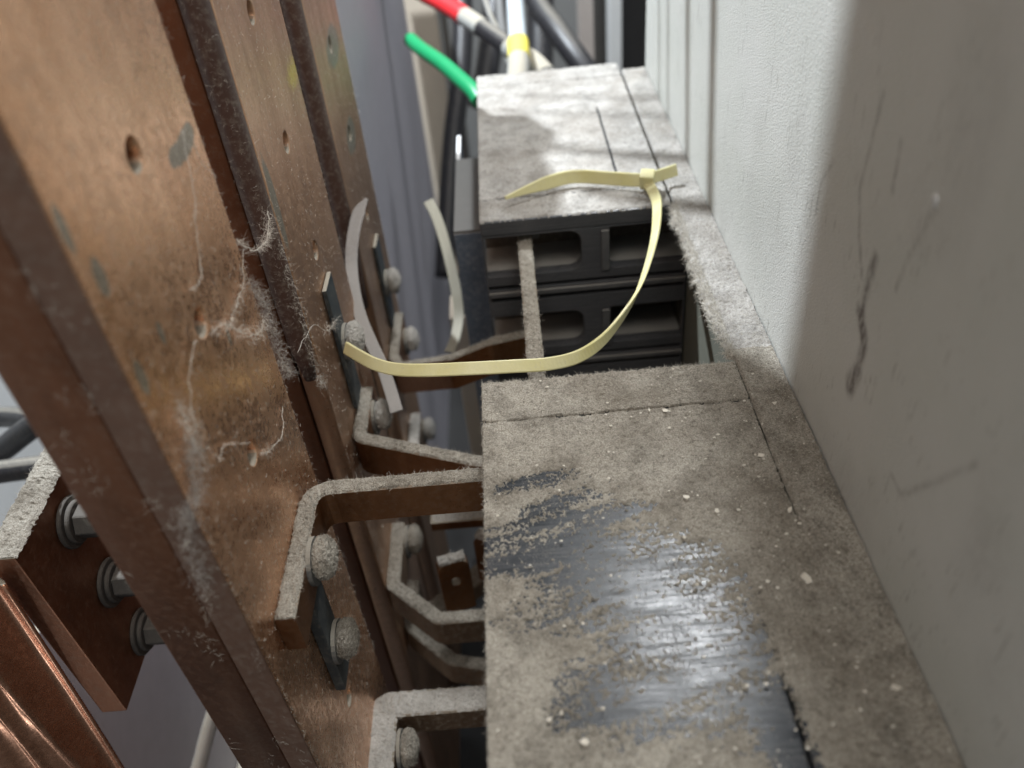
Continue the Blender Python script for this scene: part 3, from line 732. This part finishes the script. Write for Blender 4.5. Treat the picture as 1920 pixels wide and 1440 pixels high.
s8 = bracket("connection_strap", "blurred dusty strap end low on rear busbar with a pale bolt",
    [(0.010, 0.3500, -0.1750), (-0.0500, 0.3500, -0.1750), (-0.0780, 0.3700, -0.1700), (-0.0780, 0.4100, -0.1700)], 0.0070, 0.0180, [], None, 0, 0, r=0.004, dmat=DUST_PALE, mat=COPD)
bolt(s8, XF + 0.0070, 0.4100, -0.1860, 0.0064, dmat=DUST_PALE)
s9 = bracket("connection_strap", "lowest blurred grey strap in the dark gap",
    [(0.010, 0.2360, -0.2100), (-0.0560, 0.2500, -0.2050), (-0.0785, 0.2700, -0.2000), (-0.0785, 0.3000, -0.2000)], 0.0070, 0.0180, [], None, 0, 0, r=0.004, mat=COPD)

def lug(label, x0, x1, y0, y1, z0, z1, rz):
    t = empty("terminal_lug", ((x0 + x1) / 2, (y0 + y1) / 2, z0)); tag(t, label, "terminal lug", "blurred lugs low in the gap")
    w, d = x1 - x0, y1 - y0
    plate("tongue", rrect(-w / 2, w / 2, z0, z1, (0.001, 0.001, 0.006, 0.006)), [circle(0, z0 + (z1 - z0) * 0.62, w * 0.18)], d, lambda a, b, c: (a, c - d / 2, b), COPS, t, 0.0004)
    t2_ = [q for q in t.children][0]
    t2_.matrix_world = Matrix.Translation(((x0 + x1) / 2, (y0 + y1) / 2, 0)) @ Matrix.Rotation(rz, 4, 'Z')
    dust_strip("dust_bank", [((x0 + x1) / 2 - w * 0.42 * math.cos(rz), (y0 + y1) / 2 - w * 0.42 * math.sin(rz)), ((x0 + x1) / 2 + w * 0.42 * math.cos(rz), (y0 + y1) / 2 + w * 0.42 * math.sin(rz))], d, z1, t, DUST_PALE, 0.002)
    return t
lug("pale dusty lug standing in the gap below the nearest strap", -0.056, -0.040, 0.262, 0.268, -0.180, -0.140, 0.25)
lug("slanted dusty lug deeper in the gap next to near breaker", -0.038, -0.022, 0.282, 0.289, -0.190, -0.150, -0.5)
fp = empty("flat_bar", (-0.03, 0.30, -0.20)); tag(fp, "wide flat dusty bar lying across the dark gap", "bar")
box("bar", -0.060, 0.010, 0.292, 0.318, -0.1500, -0.1440, COPS, fp, 0.0006)
dust_strip("dust_bank", [(-0.059, 0.305), (0.009, 0.305)], 0.0255, -0.1440, fp, DUST_PALE, 0.0016)
# ------------------------------------------------------------------ joint at lower left
JSTEEL = mat_plain("dull_steel", (0.045, 0.042, 0.038), 0.8, 0.0, film=0.6, dc=(0.11, 0.10, 0.088))
j = empty("busbar_joint", (-0.19, 0.18, -0.30))
tag(j, "dark copper joint with three large bolts and streaked laminations, lower left", "busbar joint")
box("joint_plate", -0.1800, -0.1700, 0.1760, 0.30, -0.1060, -0.0110, COPE, j, 0.0006)
for k_, bz in enumerate((-0.0275, -0.0630, -0.0960)):
    for (x0, x1, rr, nm) in ((-0.1699, -0.1682, 0.0098, "washer"), (-0.1681, -0.1662, 0.0080, "spring_washer"), (-0.1661, -0.1580, 0.0066, "nut")):
        bm = bmesh.new()
        bmesh.ops.create_cone(bm, cap_ends=True, segments=6 if nm == "nut" else 28, radius1=rr, radius2=rr, depth=x1 - x0, matrix=Matrix.Translation(((x0 + x1) / 2, 0.2055, bz)) @ Matrix.Rotation(math.pi / 2, 4, 'Y'))
        bmesh.ops.bevel(bm, geom=bm.edges[:], offset=0.0004, segments=1, affect='EDGES')
        me = bpy.data.meshes.new(nm); bm.to_mesh(me); bm.free(); link(nm, me, JSTEEL, j)
dust_strip("dust_bank", [(-0.1755, 0.30), (-0.1755, 0.1762)], 0.0118, -0.0110, j, DUST, 0.0016)
box("joint_plate", -0.1860, -0.1802, 0.1840, 0.30, -0.1100, -0.0190, COPE, j, 0.0006)
# broad fluted copper sheet hanging in front of the joint
us = np.linspace(0, 1, 150); vs_ = np.linspace(0, 1, 60)
U, Vv = np.meshgrid(us, vs_)
fx = -0.1765 - 0.125 * U + 0.004 * (fbm(U * 6, Vv * 2.2, 0, 14, 2) - 0.5)
fx = fx - 0.020 * Vv
fl = fbm(U * 13, Vv * 0.9, 0, 15, 3) - 0.5 + 0.35 * (np.abs(np.sin(U * 34 + 2.2 * Vv)) - 0.5)
fy = 0.1725 - 0.050 * U + 0.0150 * fl - 0.006 * Vv
fz = -0.0170 - 0.020 * U - 0.28 * Vv
gv_ = np.stack([fx, fy, fz], -1).reshape(-1, 3)
gf_ = [(i * 150 + k_, i * 150 + k_ + 1, (i + 1) * 150 + k_ + 1, (i + 1) * 150 + k_) for i in range(59) for k_ in range(149)]
sh = mesh("fluted_sheet", gv_, gf_, COPL, j, True)
so = sh.modifiers.new("thickness", 'SOLIDIFY'); so.thickness = 0.0015

# ------------------------------------------------------------------ uprights, ducts and channels behind
u_ = empty("steel_upright", (-0.1, 0.65, -0.44))
tag(u_, "lilac-grey painted steel upright rising behind the rear busbar", "upright")
box("web", -0.1010, -0.0980, 0.530, 0.930, -0.44, 0.10, UPRIGHT, u_, 0.0008)
box("flange", -0.1400, -0.1011, 0.930, 0.9330, -0.44, 0.10, UPRIGHT, u_, 0.0008)
box("flange", -0.1400, -0.1011, 0.527, 0.5300, -0.44, 0.10, UPRIGHT, u_, 0.0008)
def channel(label, x0, x1, y0, y1, mat, z1=0.08, cat="channel"):
    t = empty("steel_channel", ((x0 + x1) / 2, (y0 + y1) / 2, -0.44)); tag(t, label, cat, "vertical channels behind the breakers")
    tk = 0.0025
    box("web", x0, x1, y0, y0 + tk, -0.44, z1, mat, t, 0.0006)
    box("flange", x0, x0 + tk, y0 + tk + 0.0002, y1, -0.44, z1, mat, t, 0.0006)
    box("flange", x1 - tk, x1, y0 + tk + 0.0002, y1, -0.44, z1, mat, t, 0.0006)
    return t
channel("cream painted channel between grey upright and black cable", -0.1400, -0.0730, 1.01, 1.05, CREAM)
channel("narrow grey channel right of the cream channel", -0.0700, -0.0560, 1.03, 1.06, MIDGREY)
channel("pinkish grey channel at the top right of the cables", 0.0860, 0.1015, 0.95, 0.98, PINKGREY)
channel("dark grey channel between two lighter channels at the top", 0.1020, 0.1200, 0.98, 1.01, MIDGREY)
channel("light grey channel at the top, left of the panel's end", 0.1165, 0.1294, 0.93, 0.96, PALE)
channel("black channel just left of the panel's end", 0.1300, 0.1750, 1.00, 1.03, DARKGREY)
dk = empty("cable_duct", (-0.026, 0.42, -0.25)); tag(dk, "blue-grey plastic duct with white dusty top, left of far breaker", "duct")
box("duct_front", -0.0345, -0.0192, 0.3920, 0.3945, -0.25, -0.0310, BLUEBOX, dk, 0.0005)
box("duct_lid", -0.0345, -0.0192, 0.3920, 0.480, -0.0308, -0.0290, MIDGREY, dk, 0.0006)
box("duct_wall", -0.0345, -0.0320, 0.3946, 0.520, -0.25, -0.0312, BLUEBOX, dk, 0.0005)
channel("cream inner post low behind the straps", -0.0560, -0.0360, 0.500, 0.530, CREAM, -0.16)

# ------------------------------------------------------------------ cables
def cable(name, label, pts, r, mat, cat="cable", extras=(), n=8):
    c0 = pts[-1]; t = empty(name, c0); tag(t, label, cat, "cables behind the breakers")
    tube("jacket", pts, r, mat, t, n, 16)
    sp_ = spline(pts, 16)
    for (nm, f0, f1, mt, k_) in extras:
        i0, i1 = int(f0 * (len(sp_) - 1)), int(f1 * (len(sp_) - 1))
        tube(nm, sp_[i0:i1 + 1][::max(1, (i1 - i0) // 6)], r * k_, mt, t, 4, 16)
    return t
cable("taped_cable", "black cable with a red tape band and grey end sleeve behind far breaker",
    [(-0.1017, 0.7644, 0.0170), (-0.0710, 0.7424, 0.0051), (-0.0426, 0.7108, -0.0026), (-0.0158, 0.6670, -0.0093), (0.0068, 0.6244, -0.0143), (0.0205, 0.5921, -0.0146), (0.0298, 0.5690, -0.0192)],
    0.0068, BLACKPVC, extras=[("red_tape", 0.24, 0.43, REDT, 1.08), ("grey_tape", 0.43, 0.52, GREYPVC, 1.06), ("end_sleeve", 0.66, 1.0, GREYPVC, 1.12)])
cable("green_wire", "bright green wire ending at the corner of far breaker",
    [(-0.0673, 0.6418, -0.0063), (-0.0581, 0.6167, -0.0056), (-0.0416, 0.5788, -0.0048), (-0.0270, 0.5451, -0.0067), (-0.0209, 0.5311, -0.0080), (-0.0172, 0.5221, -0.0111)], 0.0052, GREENT, "wire")
cable("sleeved_cable", "clear sleeved upright cable with a yellow band behind far breaker",
    [(0.0146, 0.6947, 0.0228), (0.0124, 0.6578, 0.0099), (0.0113, 0.6115, 0.0012), (0.0106, 0.5826, -0.0021), (0.0091, 0.5543, -0.0048), (0.0073, 0.5377, -0.0090)],
    0.0066, CLEARPVC, extras=[("yellow_band", 0.52, 0.70, YELLOWT, 1.15), ("grey_boot", 0.70, 1.0, GREYPVC, 1.12)])
cable("black_cable", "thick black cable slanting down to the right behind far breaker",
    [(0.0284, 0.8680, -0.0199), (0.0370, 0.8236, -0.0423), (0.0530, 0.7847, -0.0583), (0.0690, 0.7568, -0.0767), (0.0898, 0.7345, -0.1042)], 0.0105, BLACKPVC)
cable("black_cable", "thick black cable hanging between cream channel and far breaker",
    [(-0.0355, 0.9178, -0.0358), (-0.0387, 0.8831, -0.0773), (-0.0467, 0.8486, -0.1184), (-0.0580, 0.8141, -0.1592), (-0.0701, 0.7658, -0.2167), (-0.0786, 0.7243, -0.2661)], 0.0105, BLACKPVC)
cable("black_cable", "black cable in shadow behind the red-taped cable",
    [(-0.0005, 0.9704, -0.0523), (-0.0074, 0.9411, -0.0870), (-0.0172, 0.9120, -0.1216), (-0.0298, 0.8830, -0.1559)], 0.0130, BLACKPVC)
cable("black_cable", "black cable beside the clear sleeved cable at the top",
    [(0.0500, 1.02, -0.02), (0.0450, 0.97, -0.09), (0.0380, 0.93, -0.15), (0.030, 0.90, -0.21)], 0.0150, BLACKPVC)
cable("thin_wire", "thin pale wire hanging left of the clear sleeved cable",
    [(-0.0123, 0.7495, -0.0043), (-0.0083, 0.7364, -0.0201), (-0.0032, 0.7276, -0.0308), (0.0012, 0.7174, -0.0433), (0.0044, 0.7086, -0.0538)], 0.0022, GREYPVC, "wire")
cable("grey_cable", "grey cable behind the thin pale wire",
    [(0.0016, 0.8377, -0.0240), (0.0010, 0.8154, -0.0507), (0.0033, 0.7961, -0.0739)], 0.0040, MIDGREY)
cable("black_cable", "upper black cable at the left picture edge",
    [(-0.3442, 0.3821, -0.1196), (-0.3186, 0.3828, -0.1197), (-0.2876, 0.3662, -0.1096), (-0.2524, 0.3491, -0.1002)], 0.0062, BLACKPVC)
cable("black_cable", "slanting blue-black cable at the left picture edge, between two others",
    [(-0.3265, 0.3510, -0.1264), (-0.3075, 0.3552, -0.1221), (-0.2884, 0.3531, -0.1097), (-0.2698, 0.3507, -0.0976), (-0.2542, 0.3577, -0.0899)], 0.0068, BLACKPVC)
cable("black_cable", "lowest and thickest black cable at the left picture edge",
    [(-0.3067, 0.3244, -0.1121), (-0.2893, 0.3256, -0.1113), (-0.2720, 0.3264, -0.1110), (-0.2431, 0.3275, -0.1108)], 0.0062, BLACKPVC)
cable("grey_cable", "dusty pale cable at the bottom left beside nearest busbar",
    [(-0.2050, 0.2089, -0.2544), (-0.1972, 0.2197, -0.2418), (-0.1922, 0.2287, -0.2311), (-0.1867, 0.2378, -0.2205), (-0.1761, 0.2521, -0.2037)], 0.0040, GREYPVC)
sb = empty("support_board", (-0.24, 0.26, -0.44)); tag(sb, "plain grey board standing behind the joint, lower left", "board")
box("board", -0.2600, -0.2560, 0.10, 0.40, -0.44, -0.1520, UPRIGHT, sb, 0.0008)
box("board_foot", -0.2555, -0.2000, 0.10, 0.40, -0.44, -0.4360, UPRIGHT, sb, 0.0008)

# ------------------------------------------------------------------ cable ties
def ribbon(name, pts, wvecs, width, th, mat, parent, n=8, taper=(0, 0), smooth=True):
    c = spline(pts, n); N = len(c)
    wv = spline(wvecs, n) if len(wvecs) == len(pts) else np.tile(np.array(wvecs[0], float), (N, 1))
    T = np.gradient(c, axis=0); T /= np.linalg.norm(T, axis=1)[:, None]
    W = wv - (wv * T).sum(1)[:, None] * T; W /= np.linalg.norm(W, axis=1)[:, None]
    B = np.cross(T, W); verts, faces = [], []
    for i in range(N):
        s = i / (N - 1); w = width
        if taper[0] and s < taper[0]: w *= 0.25 + 0.75 * s / taper[0]
        if taper[1] and 1 - s < taper[1]: w *= 0.25 + 0.75 * (1 - s) / taper[1]
        for (a, b) in ((-.5, -.3), (-.42, -.5), (.42, -.5), (.5, -.3), (.5, .3), (.42, .5), (-.42, .5), (-.5, .3)):
            verts.append(c[i] + W[i] * a * w + B[i] * b * th)
    for i in range(N - 1):
        for k_ in range(8):
            k2 = (k_ + 1) % 8
            faces.append((i * 8 + k_, i * 8 + k2, (i + 1) * 8 + k2, (i + 1) * 8 + k_))
    faces.append(tuple(range(8))[::-1]); faces.append(tuple((N - 1) * 8 + k_ for k_ in range(8)))
    o = mesh(name, verts, faces, mat, parent)
    bm = bmesh.new(); bm.from_mesh(o.data); bmesh.ops.recalc_face_normals(bm, faces=bm.faces[:]); bm.to_mesh(o.data); bm.free()
    return o

tl = empty("cable_tie", (0.0630, 0.3640, 0.0)); tag(tl, "long ivory cable tie looped from far breaker lid across the gap", "cable tie")
TIE_LONG = [(0.0625, 0.3600, 0.0050), (0.0641, 0.3476, 0.0030), (0.0627, 0.3361, 0.0017), (0.0593, 0.3212, -0.0003), (0.0536, 0.3036, -0.0025), (0.0465, 0.2866, -0.0054), (0.0383, 0.2721, -0.0068), (0.0286, 0.2590, -0.0081), (0.0184, 0.2499, -0.0078), (0.0069, 0.2446, -0.0059), (-0.0070, 0.2429, -0.0042), (-0.0229, 0.2430, -0.0035), (-0.0390, 0.2448, -0.0039), (-0.0505, 0.2485, -0.0052), (-0.0593, 0.2540, -0.0061), (-0.0664, 0.2610, -0.0068), (-0.0732, 0.2690, -0.0079)]
wv = []
for i in range(len(TIE_LONG)):
    s = i / (len(TIE_LONG) - 1)
    # at the lid the band stands on edge, lower down it lies flatter
    a = np.array([0.75, 0.1, 0.55]); b = np.array([0.35, 0.72, 0.75]); c = np.array([0.0, 0.78, 0.75])
    wv.append(a * (1 - min(1, s * 2)) + (b * (1 - abs(2 * s - 1))) + c * max(0, 2 * s - 1))
ribbon("band", TIE_LONG, wv, 0.0050, 0.0013, TIE, tl)
TAIL = [(0.0605, 0.3612, 0.0058), (0.0524, 0.3660, 0.0048), (0.0425, 0.3700, 0.0046), (0.0326, 0.3735, 0.0046), (0.0248, 0.3738, 0.0046), (0.0141, 0.3700, 0.0044), (0.0049, 0.3655, 0.0042), (-0.0050, 0.3605, 0.0038)]
ribbon("tail", TAIL, [(0.0, 0.30, 1.0)], 0.0064, 0.0013, TIE, tl, taper=(0, 0.30))
ribbon("stub", [(0.0640, 0.3622, 0.0062), (0.0705, 0.3640, 0.0066), (0.0770, 0.3664, 0.0070)], [(0.0, 0.35, 1.0)], 0.0056, 0.0013, TIE, tl)
hd = box("head", -0.0034, 0.0034, -0.0030, 0.0030, -0.0042, 0.0042, TIE, tl, 0.0008)
hd.matrix_world = Matrix.Translation((0.0625, 0.3618, 0.0058)) @ Matrix.Rotation(math.radians(-18), 4, 'Z') @ Matrix.Rotation(math.radians(20), 4, 'X')
fib_pts = spline(TIE_LONG, 8)
t1 = empty("cable_tie", (-0.0625, 0.2856, -0.0586)); tag(t1, "dusty white cut cable tie curving up between middle and rear busbar", "cable tie", "old dusty cable ties on the busbars")
TIE_W1 = [(-0.0727, 0.3756, 0.0028), (-0.0775, 0.3711, -0.0025), (-0.0812, 0.3636, -0.0112), (-0.0830, 0.3562, -0.0201), (-0.0820, 0.3435, -0.0275), (-0.0792, 0.3310, -0.0348), (-0.0743, 0.3186, -0.0420), (-0.0688, 0.3064, -0.0491), (-0.0652, 0.2953, -0.0547), (-0.0625, 0.2856, -0.0586)]
ribbon("band", TIE_W1, [(1.0, 0.25, 0.1)], 0.0058, 0.0012, TIEW, t1, taper=(0.10, 0))
t2 = empty("cable_tie", (-0.0470, 0.3895, -0.1065)); tag(t2, "yellowed cut cable tie standing in front of the lilac-grey upright", "cable tie", "old dusty cable ties on the busbars")
TIE_W2 = [(-0.0523, 0.4558, -0.0424), (-0.0484, 0.4497, -0.0498), (-0.0449, 0.4404, -0.0612), (-0.0422, 0.4300, -0.0737), (-0.0404, 0.4197, -0.0861), (-0.0404, 0.4105, -0.0972), (-0.0433, 0.3984, -0.1038), (-0.0470, 0.3895, -0.1065)]
TIEY = mat_plain("yellowed_nylon", (0.36, 0.34, 0.25), 0.6, 0.0, film=0.4, dc=(0.34, 0.32, 0.26), var=0.1)
ribbon("band", TIE_W2, [(1.0, 0.2, 0.15)], 0.0060, 0.0012, TIEY, t2)

# ------------------------------------------------------------------ paint flakes, cobwebs, lint on the bars
def flake(x, y, r, mat=FLAKE):
    n = random.randint(5, 7); v = []
    for zz in (0.0001, 0.0004):
        for k_ in range(n):
            a = 2 * math.pi * k_ / n + random.uniform(-.3, .3); rr = r * random.uniform(0.6, 1.15)
            v.append((rr * math.cos(a), 0.75 * rr * math.sin(a), zz + random.uniform(-.0002, .0003)))
    f = [tuple(range(n))[::-1], tuple(range(n, 2 * n))] + [(k_, (k_ + 1) % n, n + (k_ + 1) % n, n + k_) for k_ in range(n)]
    o = mesh("paint_flake", v, f, mat); o.location = (x, y, 0.0); o.rotation_euler = (random.uniform(-.3, .3), random.uniform(-.3, .3), random.uniform(0, 6))
    return o
FL = [(0.0687, 0.1822, 0.0018), (0.0427, 0.168, 0.0014), (0.0505, 0.1617, 0.0012), (0.0709, 0.1596, 0.0012), (0.0793, 0.2055, 0.0014), (0.0434, 0.2067, 0.0013), (0.0684, 0.1357, 0.0022), (0.0046, 0.0958, 0.0013), (-0.007, 0.1896, 0.0007), (-0.0137, 0.1668, 0.0007), (-0.0031, 0.1017, 0.0012), (0.0244, 0.2013, 0.0008), (0.0795, 0.1028, 0.0016), (0.0380, 0.2075, 0.0008)]
FLAB = ["white sliver of paint beside the long groove, halfway down near breaker's lid", "pale flake in the middle of near breaker's lid, above the wiped patch", "pale flake just right of and below the middle one on near breaker's lid",
 "pale flake touching the long groove, level with the nearest strap's bend", "large pale flake on the ledge near the far edge of near breaker", "pale flake just below the cross groove of near breaker's lid, right of centre",
 "broad pale flake by the end of the long groove, lower right", "pale flake at the bottom edge of the picture on near breaker", "tiny white crumb near the left edge, level with the nearest strap",
 "tiny white crumb at the left edge of the lid below the nearest strap", "pale crumb low on the left of near breaker's lid", "tiny pale crumb below the cross groove, centre of the lid", "pale flake low on the dusty ledge, lower right", "small crumb left of the flake at the cross groove"]
for (x, y, r), lb in zip(FL, FLAB):
    tag(flake(x, y, r * 0.85), lb, "paint flake", "loose pale flakes lying in the dust")
# finer grit
gv, gf = [], []
for k_ in range(900):
    if k_ < 620: x, y = random.uniform(-0.017, 0.0715), 0.075 + 0.155 * random.random()
    else: x, y = random.uniform(0.0735, 0.0865), random.uniform(0.08, 0.33)
    r = 0.00010 + 0.0003 * random.random() ** 4; a = random.uniform(0, 6); b = len(gv); z = 0.0003 - 0.0004 * random.random()
    for q in range(3): gv.append((x + r * math.cos(a + 2.1 * q), y + r * math.sin(a + 2.1 * q), z))
    gv.append((x, y, z + r * 1.3)); gf += [(b, b + 1, b + 3), (b + 1, b + 2, b + 3), (b + 2, b, b + 3)]
for k_ in range(240):
    x, y = random.uniform(-0.016, 0.086), 0.08 + 0.15 * random.random()
    if x < 0.035 and random.random() < 0.55: continue
    r = random.uniform(0.00025, 0.00075); a = random.uniform(0, 6); b = len(gv); z = 0.0001; n_ = 5
    for q in range(n_): gv.append((x + r * random.uniform(.6, 1.1) * math.cos(a + 1.257 * q), y + r * 0.7 * math.sin(a + 1.257 * q), z + random.uniform(0, .0003)))
    gv.append((x, y, z + r * 0.6)); gf += [(b + q, b + (q + 1) % n_, b + n_) for q in range(n_)]
tag(mesh("grit", gv, gf, FLAKE), "fine pale grit sprinkled over the dusty lids", "grit", kind="stuff")

def on_face(n, x, y0, y1, z0, z1, power=1.0):
    return np.stack([np.full(n, x), RNG.uniform(y0, y1, n), z0 + (z1 - z0) * RNG.random(n) ** power], 1)
fibres("lint_fuzz", on_face(2600, -0.0817, 0.137, 0.215, -0.14, 0.15), (1, 0, 0.1), 0.0004, 0.0015, 0.00011, LINT, b1, 4, 0.35, 1.6)
fibres("lint_fuzz", on_face(1800, -0.0817, 0.260, 0.336, -0.14, 0.13), (1, 0, 0.1), 0.0004, 0.0016, 0.00012, LINT, b2, 4, 0.35, 1.6)
fibres("lint_fuzz", on_face(900, -0.0817, 0.378, 0.45, -0.14, 0.1), (1, 0, 0.1), 0.0006, 0.0022, 0.00010, LINT, b3, 4, 0.35, 1.6)
pf = np.stack([RNG.uniform(-0.108, -0.0825, 1500), np.full(1500, 0.1346), RNG.uniform(-0.12, 0.13, 1500)], 1)
pf = pf[vnoise(pf[:, 0] / 0.006, pf[:, 2] / 0.012, 0, 91) > 0.66]; pf[:, 1] -= np.where(pf[:, 0] > -0.0912, 0.0008, 0)
fibres("lint_fuzz", pf, (0, -1, 0.1), 0.0006, 0.0042, 0.00007, LINT, b1, 6, 0.25, 2.2)
pf = np.stack([RNG.uniform(-0.0900, -0.0830, 260), np.full(260, 0.2526), RNG.uniform(-0.01, 0.13, 260)], 1)
fibres("lint_fuzz", pf, (0.3, -1, 0.1), 0.0008, 0.0026, 0.00008, LINT, b2, 4, 0.6, 1.6)
def edge_line(n, x, y, z0, z1): return np.stack([np.full(n, x) + RNG.normal(0, .0002, n), np.full(n, y) + RNG.normal(0, .0002, n), RNG.uniform(z0, z1, n)], 1)
for (bb, yy) in ((b1, 0.2165), (b2, 0.3375), (b2, 0.2585), (b1, 0.1352), (b3, 0.452)):
    fibres("edge_lint", edge_line(420, -0.0822, yy, -0.14, 0.14), (0.7, 0.5, 0.2), 0.0006, 0.0022, 0.00008, LINT, bb, 4, 1.0, 1.5)

def web(label, lines, clumps):
    t = empty("cobweb", lines[0][0][0]); tag(t, label, "cobweb", "cobwebs on the busbars")
    for (pts, r) in lines:
        P = spline(pts, 10); P = P + (np.stack([fbm(np.arange(len(P)) * 0.35, 7.0, 0, s_ + int(r * 1e7)) for s_ in (1, 2, 3)], 1) - 0.5) * 0.0012
        tube("strand", P, r, WEB, t, 1, 5)
        q = P[RNG.integers(0, len(P), len(P) * 2)]
        fibres("silk_fuzz", q, (0.7, -0.3, 0.3), 0.0006, 0.0024, 0.00006, WEB, t, 4, 1.5, 2.0)
    for (pts, rad, n, mat) in clumps:
        P = spline(pts, 24); q = P[RNG.integers(0, len(P), n)] + RNG.normal(0, rad, (n, 3))
        fibres("lint_clump", q, (0.6, -0.5, 0.3), 0.0015, 0.0042, 0.00008, mat, t, 5, 2.0, 2.6)
    return t
def webl(label, lines, clumps):
    return web(label, [l for l in lines], clumps)
W1 = [(-0.0812, 0.2044, 0.1112), (-0.0812, 0.1955, 0.0973), (-0.0812, 0.1905, 0.0910), (-0.0812, 0.1838, 0.0817), (-0.0812, 0.1739, 0.0834)]
W2 = [(-0.0812, 0.2044, 0.1112), (-0.0812, 0.2081, 0.1016), (-0.0812, 0.2141, 0.0941)]
W3 = [(-0.0805, 0.2141, 0.0741), (-0.0805, 0.2203, 0.0672), (-0.0805, 0.2306, 0.0617), (-0.0805, 0.2402, 0.0609), (-0.0805, 0.2470, 0.0649)]
W4 = [(-0.0812, 0.2165, 0.0692), (-0.0812, 0.2083, 0.0634), (-0.0812, 0.1986, 0.0626), (-0.0812, 0.1888, 0.0619)]
W5 = [(-0.0805, 0.1757, 0.0696), (-0.0805, 0.1844, 0.0657), (-0.0805, 0.1912, 0.0585), (-0.0805, 0.1989, 0.0509), (-0.0805, 0.2073, 0.0467), (-0.0805, 0.2131, 0.0465)]
W6 = [(-0.0805, 0.2117, 0.0611), (-0.0805, 0.2160, 0.0515), (-0.0805, 0.2165, 0.0441), (-0.0805, 0.2160, 0.0361), (-0.0805, 0.2167, 0.0268), (-0.0805, 0.2175, 0.0205)]
W7a = [(-0.0812, 0.1656, 0.0742), (-0.0812, 0.1576, 0.0707), (-0.0812, 0.1522, 0.0653), (-0.0812, 0.1493, 0.0592)]
W7b = [(-0.0812, 0.1464, 0.0711), (-0.0812, 0.1464, 0.0645), (-0.0812, 0.1460, 0.0589), (-0.0812, 0.1470, 0.0506)]
W7c = [(-0.0812, 0.1438, 0.0610), (-0.0812, 0.1411, 0.0567), (-0.0812, 0.1370, 0.0511), (-0.0833, 0.1330, 0.0478), (-0.0862, 0.1330, 0.0348), (-0.0877, 0.1330, 0.0212), (-0.0897, 0.1330, 0.0098)]
W8a = [(-0.0812, 0.2070, 0.0164), (-0.0812, 0.1971, 0.0131), (-0.0812, 0.1870, 0.0170), (-0.0812, 0.1777, 0.0235)]
W8b = [(-0.0812, 0.1527, 0.0452), (-0.0812, 0.1595, 0.0449), (-0.0812, 0.1653, 0.0398), (-0.0812, 0.1742, 0.0320)]
W9 = [(-0.0790, 0.2304, 0.0204), (-0.0790, 0.2533, 0.0152), (-0.0790, 0.2693, 0.0010), (-0.0790, 0.2885, -0.0076)]
web("cobweb strands hanging from the top gap to a hole in nearest busbar", [(W1, 0.00008), (W2, 0.00007)], [])
web("white cobweb sagging between nearest and middle busbar with a fluffy rope of lint", [(W3, 0.00012), (W4, 0.00006), (W5, 0.00009)],
    [(W5, 0.0011, 300, WEB), (W4, 0.0006, 120, WEB), (W6, 0.0010, 900, LINT_DARK), (W6, 0.0012, 520, LINT), (W3[-3:], 0.0010, 200, WEB), (W3, 0.0004, 160, WEB)])
web("grey clot of lint and web on the front corner of nearest busbar", [(W7a, 0.00007), (W7b, 0.00007)],
    [(W7c[:6], 0.0013, 1000, LINT_DARK), (W7c, 0.0011, 260, LINT), (W7b, 0.0012, 260, WEB)])
web("thin cobweb by the lower hole of nearest busbar", [(W8a, 0.00008), (W8b, 0.00007)], [(W8a[-2:], 0.0006, 40, WEB)])
web("cobweb tuft reaching from middle busbar edge to its upper bolt", [(W9, 0.00008)], [(W9[-2:], 0.0010, 90, WEB), ([(-0.080, 0.247, 0.055), (-0.080, 0.247, 0.03), (-0.080, 0.247, 0.0), (-0.080, 0.2475, -0.01)], 0.0008, 420, LINT)])

# ------------------------------------------------------------------ unseen block and wires added above the picture to shade the far lid
shade_blk = empty("lid_shade_block", (-0.095, 0.49, 0.10)); tag(shade_blk, "insulating busbar support block above the picture's top edge", "light blocker")
prof = [(0.4540, 0.105)] + [(0.5300 + 0.010 * (vnoise(z_ / 0.018, 0, 0, 5) - 0.5) + 0.008 * (z_ - 0.105) / 0.13, z_) for z_ in np.linspace(0.105, 0.225, 14)] + [(y_, 0.232 + 0.022 * (float(vnoise(y_ / 0.012, 2.0, 0, 8)) - 0.5)) for y_ in np.linspace(0.528, 0.456, 16)]
plate("block", [(float(a_), float(b_)) for a_, b_ in prof], [], 0.010, lambda a, b, c: (-0.0850 + c, a, b), DARKGREY, shade_blk, 0.0004)
def wire_between(pt, pf, s, r):
    a = LKEY + (Vector(pt) - LKEY) * s; b = LKEY + (Vector(pf) - LKEY) * s
    d = b - a
    p = [a - d * 0.8, a, b, b + d * 0.15]
    return [tuple(q) for q in p]
for wi, (pt, pf, r) in enumerate((((0.0872, 0.4803, 0.0511), (0.02, 0.4935, 0), 0.0010), ((0.0872, 0.4545, 0.0581), (0.01, 0.4725, 0), 0.0011), ((0.0872, 0.4069, 0.0711), (0.01, 0.425, 0), 0.0022), ((0.0872, 0.3590, 0.0841), (0.045, 0.362, 0), 0.0028))):
    w_ = wire_between(pt, pf, 0.55, r)
    o = tube("shadow_wire", w_, r, BLACKPVC, None, 4, 10)  # unseen, set along the lamp's rays to cast the four shadow bands
    tag(o, ("farthest", "second farthest", "second nearest", "nearest")[wi] + " of four thin black wires above the picture's top edge", "wire", "shadow-casting wires added above the picture")
